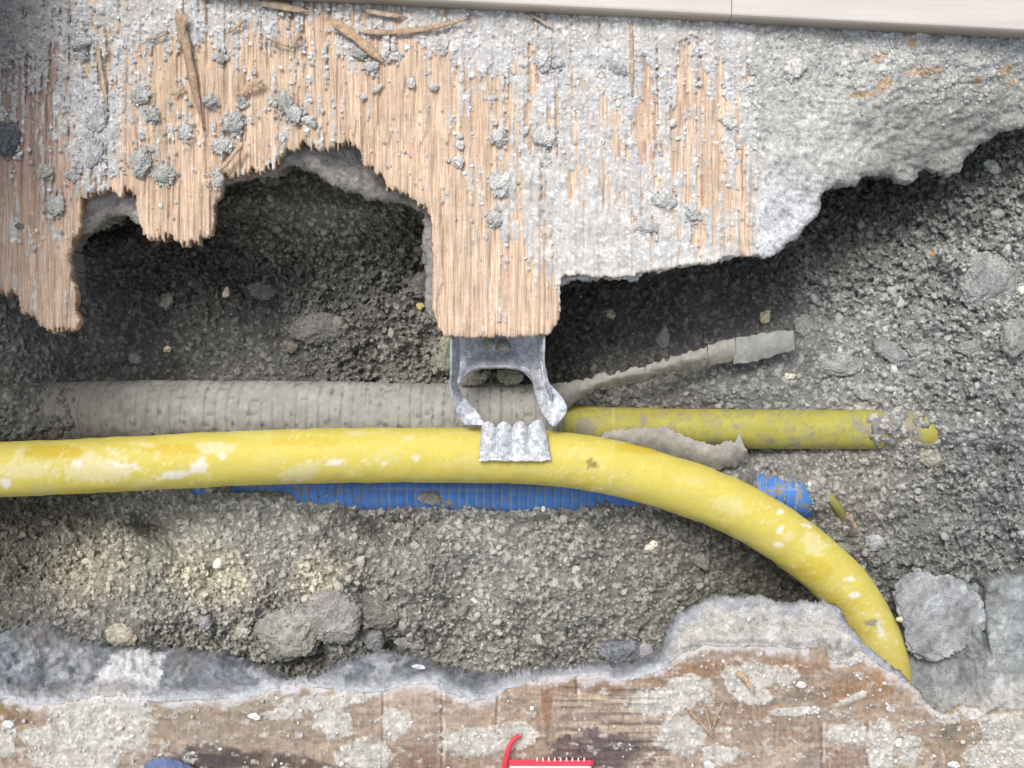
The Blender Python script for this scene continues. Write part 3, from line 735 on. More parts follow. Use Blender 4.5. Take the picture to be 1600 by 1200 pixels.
    cem = cem * (1 + (i4 - .5) * .35)[..., None]
    mm = m[..., None] * .95
    C = C * (1 - mm) + cem * mm
    wl = (sstep(16, 2, -S + (cf[..., 0] - .5) * 26) * (vn(U / 40, V * 0, 12) > .3))[..., None] * .7
    C = C * (1 - wl) + lin(198, 198, 202) * wl
    return C, {'wood': (1 - m) * .2}
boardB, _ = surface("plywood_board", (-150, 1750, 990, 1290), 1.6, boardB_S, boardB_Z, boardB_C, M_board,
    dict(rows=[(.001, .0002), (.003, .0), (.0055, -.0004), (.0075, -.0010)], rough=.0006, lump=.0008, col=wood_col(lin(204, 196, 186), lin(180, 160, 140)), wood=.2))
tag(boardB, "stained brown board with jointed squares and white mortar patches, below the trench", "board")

# ------------------------------------------------------------------ tubes
def spline(pts, n):
    p = np.array(pts, float)
    m = len(p)
    t = np.linspace(0, m - 1, n)
    i = np.clip(t.astype(int), 0, m - 2); f = (t - i)[:, None]
    g = lambda k: p[np.clip(k, 0, m - 1)]
    a, b, c, d = g(i - 1), g(i), g(i + 1), g(i + 2)
    return .5 * (2 * b + (c - a) * f + (2 * a - 5 * b + 4 * c - d) * f * f + (3 * b - a - 3 * c + d) * f ** 3)

def tube(name, pts, n, m, rfun, cfun, mat, parent=None, cap=True, seed=0):
    """pts: (u, v, z). rfun(L, ang) -> radius; cfun(U, V, ang, L) -> colour"""
    sp = spline(pts, n)
    C = Pn(sp[:, 0], sp[:, 1], sp[:, 2])
    T = np.gradient(C, axis=0); T /= np.linalg.norm(T, axis=1)[:, None]
    up = np.array([0, 0, 1.0])
    R = np.cross(T, up); R /= np.linalg.norm(R, axis=1)[:, None]
    W = np.cross(R, T)
    L = np.concatenate([[0], np.cumsum(np.linalg.norm(np.diff(C, axis=0), axis=1))])
    an = np.linspace(0, 2 * math.pi, m, endpoint=False)
    LL, AA = np.meshgrid(L, an, indexing='ij')
    rr = rfun(LL, AA)
    co = C[:, None, :] + rr[..., None] * (np.cos(AA)[..., None] * R[:, None, :] + np.sin(AA)[..., None] * W[:, None, :])
    s = K * (D - co[..., 2]) / D
    UU = co[..., 0] / s + 800; VV = 600 - co[..., 1] / s
    col = cfun(UU, VV, AA, LL)
    ii, jj = np.meshgrid(np.arange(n - 1), np.arange(m), indexing='ij')
    a = ii * m + jj; b = ii * m + (jj + 1) % m
    q = np.stack([a, b, b + m, a + m], -1).reshape(-1, 4)
    co = co.reshape(-1, 3); col = col.reshape(-1, 3)
    tris = None
    if cap:
        n0 = len(co)
        co = np.concatenate([co, C[:1], C[-1:]]); col = np.concatenate([col, col[:1], col[-1:]])
        j = np.arange(m)
        tris = np.concatenate([np.stack([np.full(m, n0), (j + 1) % m, j], 1), np.stack([np.full(m, n0 + 1), (n - 1) * m + j, (n - 1) * m + (j + 1) % m], 1)])
    o0 = co.mean(0)
    o = obj(name, mesh(name, co - o0, quads=q, tris=tris, col=col, mat=mat), parent)
    o.location = Vector(o0) - (parent.location if parent else Vector((0, 0, 0)))
    return o

def blob(U, V, cu, cv, ru, rv, an, seed, r=1.0, cell=7):
    a = (U - cu) * math.cos(an) + (V - cv) * math.sin(an); b = -(U - cu) * math.sin(an) + (V - cv) * math.cos(an)
    d = (a / ru) ** 2 + (b / rv) ** 2 + (fbm(U / cell, V / cell, seed, 4, .6) - .5) * 2.4 * r
    return sstep(1.15, .7, d)

def yel_c(U, V, A, L):
    base = lin(199, 185, 92); deep = lin(194, 170, 56); dusty = lin(203, 195, 140)
    f = fbm(U / 60, V / 16, 701, 4)
    C = np.ones(U.shape + (3,)) * base
    C = C * (1 - (sstep(.55, .75, f) * .35)[..., None]) + dusty * (sstep(.55, .75, f) * .35)[..., None]
    for (cu, cv, ru, rv, k) in [(85, 706, 50, 12, .9), (270, 702, 60, 9, .8), (480, 690, 60, 8, .5), (1010, 700, 50, 9, .8), (1270, 890, 30, 18, .6), (1320, 950, 30, 16, .5), (160, 768, 60, 8, .4)]:
        m = blob(U, V, cu, cv, ru, rv, 0, 703, .35, 20)[..., None] * k; C = C * (1 - m) + deep * m
    for (cu, cv, ru, rv, an, k) in [(40, 735, 60, 14, 0, .6), (150, 735, 55, 20, 0, .75), (160, 722, 40, 9, .4, .7), (335, 700, 32, 9, .05, .8), (30, 712, 8, 14, .4, .6), (470, 738, 36, 13, -.35, .6), (230, 695, 14, 5, .3, .6), (245, 712, 3, 12, .2, .5), (180, 710, 20, 7, .5, .6), (560, 676, 22, 4, 0, .6), (640, 684, 14, 5, -.3, .5),
        (1350, 815 + 40, 22, 10, .8, .35), (1272, 850, 24, 16, .6, .6), (1140, 790, 30, 14, .2, .35), (1376, 980, 6, 22, -.3, .8), (1232, 838, 12, 8, 0, .5)]:
        m = blob(U, V, cu, cv, ru, rv, an, 705, 1.0)[..., None] * k; C = C * (1 - m * .8) + lin(210, 203, 168) * m * .8
    for (cu, cv, ru, rv, an) in [(270, 743, 26, 6, -.15), (310, 728, 15, 12, -.6), (525, 722, 20, 5, -.15), (648, 716, 6, 6, 0), (600, 724, 5, 4, 0), (8, 756, 9, 10, -.3), (122, 726, 9, 6, 0), (346, 712, 8, 4, .5), (200, 728, 24, 4, .1), (1220, 798, 7, 4, .2), (1218, 828, 6, 7, 0), (1328, 905, 8, 4, 0), (1336, 930, 7, 5, 0), (1216, 850, 8, 5, 0), (1376, 986, 4, 16, -.3), (1262, 822, 10, 3, .3)]:
        m = blob(U, V, cu, cv, ru, rv, an, 707, .9, 5)[..., None] * .8; C = C * (1 - m) + lin(216, 214, 206) * m
    m = (sstep(.80, .9, vn(U / 3.2, V / 4, 709)) * sstep(.5, .62, fbm(U / 80, V / 30, 710)) * .25)[..., None]; C = C * (1 - m) + lin(236, 232, 214) * m
    m = blob(U, V, 925, 725, 9, 7, .5, 711, 1.4, 3)[..., None] * .8; C = C * (1 - m) + lin(120, 104, 60) * m
    m = blob(U, V, 1362, 973, 12, 6, 0, 712, 1.0, 4)[..., None] * .8; C = C * (1 - m) + lin(130, 128, 120) * m
    return C
def lump_r(r, seed, a=.0003):
    return lambda L, A: r + (vn(L * 120, np.sin(A) * 3, seed) - .5) * a * 2
tube("yellow_pipe", [(-700, 752, -.034), (-450, 746, -.033), (-220, 739, -.032), (-100, 737, -.032), (0, 733.5, -.032), (110, 729, -.032), (250, 722, -.032), (400, 715, -.033), (540, 711.5, -.033), (680, 711, -.033), (780, 712, -.033), (870, 717, -.033), (960, 731, -.033), (1050, 756, -.034),
    (1130, 785, -.036), (1200, 822, -.038), (1265, 868, -.041), (1315, 915, -.044), (1349, 965, -.048), (1371, 1015, -.051), (1382, 1070, -.056), (1386, 1130, -.064)], 700, 56, lump_r(.01815, 720), yel_c, M_yel)
tag(bpy.data.objects["yellow_pipe"], "thick bright yellow pipe with white scuffs, crossing the trench and curving down at right", "pipe")

def yel2_c(U, V, A, L):
    C = np.ones(U.shape + (3,)) * lin(166, 160, 76)
    f = fbm(U / 50, V / 10, 731, 4)[..., None]; C = C * (.85 + .3 * f)
    d = (sstep(.5, .7, fbm(U / 14, V / 12, 733, 4)) * .7)[..., None]; C = C * (1 - d) + lin(152, 146, 104) * d
    for (cu, cv, ru, rv) in [(1340, 665, 12, 12), (1362, 672, 14, 10), (1205, 688, 8, 6), (1238, 684, 7, 5), (1270, 678, 6, 4), (1005, 655, 6, 9), (1150, 668, 6, 5), (915, 668, 20, 16), (1380, 660, 12, 16), (1415, 664, 26, 40), (1245, 694, 8, 4)]:
        m = blob(U, V, cu, cv, ru, rv, 0, 735, .9, 5)[..., None] * .8; C = C * (1 - m) + lin(138, 134, 122) * m
    m = (sstep(.78, .86, vn(U / 3, V / 3, 736)) * .5)[..., None]; C = C * (1 - m) + lin(120, 118, 104) * m
    k = (np.exp(-((U - 958) / 1.5) ** 2) * .4)[..., None]; C = C * (1 - k) + lin(210, 200, 120) * k
    return C
o = tube("yellow_pipe", [(780, 664, -.078), (870, 664, -.0775), (960, 667, -.077), (1060, 669, -.076), (1200, 670.5, -.075), (1350, 671, -.074), (1440, 671, -.0735), (1520, 672, -.074)], 320, 48, lump_r(.0140, 740, .00015), yel2_c, M_yel2)
tag(o, "thinner dull yellow pipe coming out of the torn grey sleeve and vanishing into soil", "pipe")

def sleeve_r(L, A):
    ph = (L / .0078) % 1.0
    groove = np.exp(-((ph - .5) / .10) ** 2)
    x = L * 700; 
    return .0228 - .00055 * groove * sstep(.25, .6, vn(L * 70, A * 1.2, 751)) + (fbm(L * 320, A * 6, 752, 4) - .5) * .0016 + (fbm(L * 60, A * 2, 758, 3) - .5) * .0016 - sstep(.84, .92, vn(L * 300, A * 9, 753)) * .0011
def sleeve_c(U, V, A, L):
    C = np.ones(U.shape + (3,)) * lin(160, 159, 154)
    f = fbm(U / 40, V / 20, 755, 4)[..., None]; C = C * (.82 + .32 * f)
    ph = (L / .0078) % 1.0
    g = (np.exp(-((ph - .5) / .10) ** 2) * .42 * sstep(.3, .55, fbm(U / 30, V / 16, 756)))[..., None]; C = C * (1 - g) + lin(104, 102, 96) * g
    m = (sstep(.86, .92, vn(L * 300, A * 9, 753)) * .5)[..., None]; C = C * (1 - m) + lin(96, 92, 84) * m
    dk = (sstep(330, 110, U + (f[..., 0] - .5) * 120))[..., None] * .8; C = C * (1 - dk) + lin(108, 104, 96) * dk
    return C
SLV = [(-160, 655, -.080), (0, 652, -.079)]
sl = thing("corrugated_sleeve", P(480, 646, -.072), "dusty grey corrugated sleeve torn open at its right end, behind the thick yellow pipe", "conduit")
tube("sleeve_tube", SLV + [(60, 650, -.078), (120, 647, -.075), (250, 645, -.073), (450, 646, -.072), (650, 649, -.072), (780, 650, -.072), (876, 651, -.072)], 900, 72, sleeve_r, sleeve_c, M_sleeve, sl)

def ribbon(name, top, bot, n, m, thick, mat, col, parent=None, bulge=0.0, noise=.0008, seed=0, fray=0.0, wave=None):
    """a bent sheet between two edge lines given as (u, v, z), with thickness"""
    A = spline(top, n); B = spline(bot, n)
    t = np.linspace(0, 1, m)
    G = A[:, None, :] * (1 - t)[None, :, None] + B[:, None, :] * t[None, :, None]
    u, v, z = G[..., 0], G[..., 1], G[..., 2].copy()
    i = np.linspace(0, 1, n)[:, None] * np.ones(m)
    z += bulge * np.sin(math.pi * t)[None, :]
    z += (fbm(u / 12, v / 12, seed, 4) - .5) * noise * 2
    if wave: u, v, z = wave(u, v, z, i, t[None, :] * np.ones((n, 1)))
    if fray:
        v = v + (fbm(u / 7, v * 0, seed + 5, 3) - .5) * fray * 2 * (np.abs(t - .5)[None, :] * 2) ** 3
    topv = Pn(u, v, z)
    du = np.gradient(topv, axis=0); dv_ = np.gradient(topv, axis=1)
    nn = np.cross(dv_, du); nn /= np.linalg.norm(nn, axis=2)[..., None] + 1e-12
    sgn = np.sign(nn[..., 2].mean()) or 1
    nn *= sgn
    botv = topv - nn * thick
    co = np.concatenate([topv.reshape(-1, 3), botv.reshape(-1, 3)])
    ii, jj = np.meshgrid(np.arange(n - 1), np.arange(m - 1), indexing='ij')
    a = (ii * m + jj).ravel()
    f1 = np.stack([a, a + 1, a + m + 1, a + m], 1)
    h = n * m
    f2 = f1[:, ::-1] + h
    ring = np.concatenate([np.arange(m - 1), np.arange(n - 1) * m + m - 1, (n - 1) * m + np.arange(m - 1, 0, -1), np.arange(n - 1, 0, -1) * m])
    nx = np.roll(ring, -1)
    f3 = np.stack([ring, ring + h, nx + h, nx], 1)
    if sgn < 0: pass
    F = np.concatenate([f1, f2, f3])
    uu = np.concatenate([u.ravel(), u.ravel()]); vv = np.concatenate([v.ravel(), v.ravel()])
    C = col(uu, vv)
    o0 = co.mean(0)
    o = obj(name, mesh(name, co - o0, quads=F, col=C, mat=mat), parent)
    o.location = Vector(o0) - (parent.location if parent else Vector((0, 0, 0)))
    return o
def colf(c, seed, lo=.75, hi=1.2, cell=14):
    return lambda u, v: np.ones((len(u), 3)) * c * (lo + (hi - lo) * fbm(u / cell, v / cell, seed, 4))[:, None]
ribbon("torn_flap", [(840, 606, -.056), (880, 598, -.056), (950, 584, -.056), (1030, 565, -.057), (1085, 546, -.058), (1104, 540, -.058)],
    [(862, 655, -.062), (886, 638, -.062), (930, 611, -.063), (1000, 594, -.064), (1085, 574, -.065), (1108, 568, -.065)], 160, 24, .0016, M_sleeve, colf(lin(158, 155, 148), 761), sl, bulge=.0045, seed=762, fray=6, noise=.0018)
ribbon("torn_flap", [(1106, 539, -.058), (1128, 532, -.058), (1148, 529, -.058)], [(1108, 570, -.065), (1130, 568, -.065), (1149, 564, -.065)], 40, 20, .0016, M_sleeve, colf(lin(164, 162, 156), 763), sl, bulge=.004, seed=764, fray=4)
ribbon("torn_flap", [(1150, 527, -.058), (1190, 521, -.058), (1240, 515, -.060)], [(1147, 569, -.064), (1190, 562, -.064), (1242, 546, -.064)], 70, 24, .0018, M_sleeve, colf(lin(160, 160, 156), 765), sl, bulge=.002, seed=766, fray=3)
ribbon("torn_flap", [(935, 684, -.056), (955, 672, -.054), (1000, 670, -.053), (1040, 668, -.053), (1058, 674, -.053), (1078, 684, -.054), (1110, 692, -.055), (1145, 690, -.055), (1156, 680, -.055), (1164, 700, -.057)],
    [(940, 700, -.064), (960, 706, -.064), (1010, 712, -.064), (1050, 722, -.064), (1065, 726, -.064), (1085, 730, -.064), (1115, 733, -.064), (1140, 732, -.064), (1158, 724, -.064), (1170, 712, -.062)], 200, 26, .0018, M_sleeve, colf(lin(166, 163, 156), 767), sl, bulge=.004, seed=768, fray=5)

def blue_r(L, A):
    ph = (L / .0060) % 1.0
    return .0150 - .0014 * sstep(.12, .05, np.abs(ph - .5))
def blue_c(U, V, A, L):
    ph = (L / .0060) % 1.0
    C = np.ones(U.shape + (3,)) * lin(70, 124, 196)
    f = fbm(U / 20, V / 10, 771, 4)[..., None]; C = C * (.75 + .5 * f)
    g = (sstep(.12, .06, np.abs(ph - .5)) * (.6 + .3 * vn(U / 20, V / 8, 773)))[..., None]; C = C * (1 - g) + lin(158, 162, 164) * g
    d = (sstep(.52, .66, fbm(U / 16, V / 12, 772, 4)) * (.35 + .4 * sstep(560, 440, U) + .6 * sstep(1080, 1150, U)))[..., None]; C = C * (1 - d) + lin(132, 130, 124) * d
    ln = (np.exp(-((V - 762 - 3 * np.sin(U / 90)) / 1.2) ** 2) * .35)[..., None]; C = C * (1 - ln) + lin(150, 170, 200) * ln
    return C
bl = tube("blue_conduit", [(300, 764, -.096), (370, 764, -.083), (440, 764, -.0755), (520, 764, -.073), (600, 764, -.072), (800, 766, -.072), (950, 766, -.073), (1060, 766, -.078), (1140, 768, -.0785), (1185, 771, -.0755), (1215, 773, -.0745), (1240, 775, -.0755), (1252, 780, -.086)], 900, 48, blue_r, blue_c, M_blue)
tag(bl, "blue ribbed conduit half buried in soil below the thick yellow pipe", "conduit")
yk = tube("yellow_cable", [(1270, 750, -.082), (1290, 770, -.0760), (1302, 784, -.0735), (1312, 798, -.0755), (1324, 820, -.084)], 40, 16, lambda L, A: .0034 + 0 * L, lambda U, V, A, L: np.ones(U.shape + (3,)) * lin(136, 132, 78), M_yel2)
tag(yk, "short piece of thin yellow cable poking out of soil right of the blue conduit", "cable")

# ------------------------------------------------------------------ bent metal strap under the plywood tongue
st = thing("metal_bracket", P(780, 600, -.03), "bent galvanised metal bracket with corrugated end lying over the thick yellow pipe", "bracket")
zc = lambda c, s: colf(lin(*c), s, .45, 1.35, 6)
ZW = (200, 204, 214); ZL = (204, 207, 214)
ribbon("web", [(714, 505, -.012), (745, 505, -.012), (780, 505, -.012), (815, 505, -.012), (846, 505, -.012)],
    [(714, 606, -.036), (734, 579, -.034), (765, 574, -.033), (812, 577, -.033), (846, 600, -.034)], 60, 40, .0011, M_zinc, zc((188, 191, 202), 781), st, noise=.0006, seed=782,
    wave=lambda u, v, z, i, t: (u, v, z - .010 * np.sin(math.pi * t) + .004 * sstep(.6, 1, t)))
ribbon("rim", [(714, 604, -.034), (732, 577, -.031), (765, 570, -.030), (808, 572, -.030), (828, 580, -.030), (848, 600, -.031)],
    [(713, 609, -.038), (735, 582, -.036), (765, 576, -.035), (806, 578, -.035), (824, 588, -.035), (838, 606, -.036)], 80, 8, .0009, M_zinc, zc((222, 222, 226), 783), st, seed=784)
for (a, b, s) in (([(706, 500, -.004), (706, 540, -.005), (706, 580, -.007), (705, 598, -.009), (708, 618, -.013)], [(716, 500, -.018), (718, 540, -.022), (718, 580, -.026), (712, 604, -.024), (713, 622, -.020)], 785),
                  ([(840, 500, -.018), (840, 540, -.022), (842, 575, -.026), (846, 600, -.028), (852, 625, -.030)], [(850, 500, -.004), (849, 540, -.005), (849, 570, -.008), (855, 598, -.012), (862, 626, -.018)], 786)):
    ribbon("flange", a, b, 50, 10, .0012, M_zinc, zc((190, 195, 206), s), st, noise=.0005, seed=s)
ribbon("twisted_strip", [(703, 596, -.010), (706, 612, -.012), (711, 632, -.015), (716, 648, -.018), (726, 664, -.020)], [(715, 598, -.022), (721, 614, -.024), (735, 630, -.023), (748, 646, -.020), (758, 664, -.015)], 60, 14, .0011, M_zinc, zc(ZW, 787), st, noise=.0006, seed=788)
ribbon("twisted_strip", [(828, 578, -.030), (832, 600, -.030), (838, 625, -.028), (847, 645, -.024), (860, 664, -.017)], [(850, 576, -.022), (860, 600, -.020), (878, 620, -.019), (886, 642, -.020), (868, 667, -.018)], 70, 20, .0011, M_zinc, zc(ZW, 789), st, bulge=.003, noise=.001, seed=790)
ribbon("bright_edge", [(846, 564, -.010), (848, 580, -.010), (851, 600, -.011)], [(849, 564, -.014), (855, 582, -.014), (856, 604, -.014)], 16, 5, .0008, M_zinc, zc((215, 216, 222), 791), st, noise=.0001, seed=792)
def tongue_wave(u, v, z, i, t):
    w = np.abs(np.sin(i * 4 * math.pi)) ** .7 * 2 - 1
    z = z + .0015 * w * (1 - .75 * sstep(.45, 1, t))
    v = v - 5.5 * w * (1 - sstep(0, .5, t)) + (fbm(u / 5, v * 0, 799, 3) - .5) * 4 * (t > .95)
    return u, v, z
ribbon("corrugated_tongue", [(752, 664, -.0140), (775, 664, -.0135), (800, 664, -.0135), (825, 663, -.0135), (851, 660, -.0140)],
    [(748, 721, -.0115), (775, 720, -.0110), (802, 721, -.0110), (830, 721, -.0110), (861, 719, -.0115)], 120, 50, .0012, M_zinc, zc(ZL, 795), st, noise=.0005, seed=796, wave=tongue_wave)

# ------------------------------------------------------------------ laminate planks at the top
def plank(u0, u1, label):
    zt, th = .0125, .0115
    def edge(u): return 0.0 + (u - 655) * (48.0 / 945)
    n = 40
    us = np.linspace(u0, u1, n)
    prof = [(0, -th), (0, -.0022), (1.0, -.0012), (2.4, -.0003), (5, 0), (450, 0), (450, -th)]
    co, col = [], []
    for u in us:
        for k, (dv, dz) in enumerate(prof):
            pt = P(u + dv * .02, edge(u) - dv, zt)
            co.append(Vector((pt.x, pt.y, zt + dz)))
            col.append(lin(128, 118, 104) if k in (0,) else (lin(176, 166, 150) if k == 1 else lin(197, 190, 184)))
    m = len(prof)
    q = []
    for i in range(n - 1):
        for k in range(m):
            a = i * m + k; b = i * m + (k + 1) % m
            q.append((a, a + m, b + m, b))
    co = np.array(co); nn = len(co)
    # finer rows so the printed grain can be laid on the top face
    tr = []
    for e, flip in ((0, 1), ((n - 1) * m, 0)):
        for k in range(1, m - 1):
            tr.append((e, e + k, e + k + 1) if flip else (e, e + k + 1, e + k))
    o0 = co.mean(0)
    me = mesh("floor_plank", co - o0, quads=np.array(q), tris=np.array(tr), col=np.array(col), mat=M_lam, smooth=False)
    o = obj("floor_plank", me, None, Vector(o0))
    return tag(o, label, "floor plank", "whitewashed floor planks along the top edge")
plank(300, 1142.4, "whitewashed floor plank left of the joint, above the plywood")
plank(1143.6, 1900, "whitewashed floor plank right of the joint, at the upper right corner")
nt = M_lam.node_tree                       # faint printed grain
b = nt.nodes["Principled BSDF"]; src = b.inputs['Base Color'].links[0].from_socket
tcn = N(nt, 'ShaderNodeTexCoord')
out, _ = mul_noise(nt, src, tcn.outputs['Object'], 1.0, .88, 1.05, 4.0, (9, 260, 9))
nt.links.new(out, b.inputs['Base Color'])

# ------------------------------------------------------------------ rocks
def ico(sub):
    t = (1 + 5 ** .5) / 2
    v = [(-1, t, 0), (1, t, 0), (-1, -t, 0), (1, -t, 0), (0, -1, t), (0, 1, t), (0, -1, -t), (0, 1, -t), (t, 0, -1), (t, 0, 1), (-t, 0, -1), (-t, 0, 1)]
    f = [(0, 11, 5), (0, 5, 1), (0, 1, 7), (0, 7, 10), (0, 10, 11), (1, 5, 9), (5, 11, 4), (11, 10, 2), (10, 7, 6), (7, 1, 8), (3, 9, 4), (3, 4, 2), (3, 2, 6), (3, 6, 8), (3, 8, 9), (4, 9, 5), (2, 4, 11), (6, 2, 10), (8, 6, 7), (9, 8, 1)]
    v = [np.array(p) / np.linalg.norm(p) for p in v]
    for _ in range(sub):
        cache, nf = {}, []
        def mid(a, b):
            k = (min(a, b), max(a, b))
            if k not in cache:
                p = v[a] + v[b]; v.append(p / np.linalg.norm(p)); cache[k] = len(v) - 1
            return cache[k]
        for a, b, c in f:
            x, y, z = mid(a, b), mid(b, c), mid(c, a)
            nf += [(a, x, z), (b, y, x), (c, z, y), (x, y, z)]
        f = nf
    return np.array(v), np.array(f)
ICO = {k: ico(k) for k in (0, 1, 2, 3, 4, 5)}

def n3(p, sc, seed):
    return (fbm(p[:, 0] * sc + 5, p[:, 1] * sc + p[:, 2] * 1.7, seed, 4) + fbm(p[:, 2] * sc + 9, p[:, 0] * sc - p[:, 1] * 1.3, seed + 7, 4)) - 1.0

def rock_shape(sub, seed, cuts=9, rough=.16, flat=.45):
    r = np.random.default_rng(seed)
    v, f = ICO[sub]
    p = v.copy()
    for _ in range(cuts):
        n = r.normal(size=3); n /= np.linalg.norm(n)
        d = r.uniform(.58, .9)
        h = p @ n
        p = p - np.outer(np.maximum(h - d, 0) * .92, n)
    p = p * (1 + rough * 2.2 * n3(v, 1.7, seed)[:, None] + rough * 1.7 * n3(v, 4.0, seed + 3)[:, None])
    if sub > 2: p = p + v * (rough * .7 * n3(v, 12.0, seed + 5)[:, None] + (rough * .5 * n3(v, 30.0, seed + 6)[:, None] if sub > 4 else 0))
    e = np.abs(p).max(0); p = p / e
    return p, f

def rock(name, u, v, ru, rv, an, label, cat, col, z=None, hk=.55, sink=.35, seed=None, group=None, sub=2, surf='soil', rough=.13):
    seed = seed if seed is not None else int(abs(u * 13 + v * 7)) % 9999
    sub = 5 if ru > 30 else (4 if ru > 9 else 3)
    if surf == 'board':
        hk *= .58; ru *= .9; rv *= .9; rough = .22 if ru > 8 else .16
        if u > 30: col = tuple(.5 * min(190, c_) + .5 * w_ for c_, w_ in zip(col, (178, 177, 172)))
    elif v > 1030 and ru < 16: hk *= .6; ru *= .85; rv *= .85; rough = .2; col = tuple(min(186, c_) for c_ in col)
    if name == 'clod' and ru > 30: sink = .42
    p, f = rock_shape(sub, seed, cuts=(3 if surf == 'soil' and name == 'clod' else 6), rough=rough)
    z0 = z if z is not None else (float(soil_at(u, v)) if surf == 'soil' else .0012)
    s = K * (D - z0) / D
    x, y, h = p[:, 0] * ru * s, p[:, 1] * rv * s, p[:, 2] * min(ru, rv) * s * hk
    c, sn = math.cos(-an), math.sin(-an)
    co = np.stack([x * c - y * sn, x * sn + y * c, h], 1)
    cc = np.ones((len(co), 3)) * lin(*col) * (1.3 if surf == 'soil' else 1.1) * (1 + .7 * n3(p, 2.5, seed + 9)[:, None] + .6 * n3(p, 9, seed + 11)[:, None])
    H = min(ru, rv) * s * hk
    o = obj(name, mesh(name, co, tris=f, col=cc, mat=(M_conc if name == "boulder" else M_rock), smooth=True), None, P(u, v, z0 + H * (1 - 2 * sink)))
    return tag(o, label, cat, group)

G_ = (132, 132, 126); GD = (104, 104, 102); GL = (176, 178, 180); WH = (206, 209, 216)
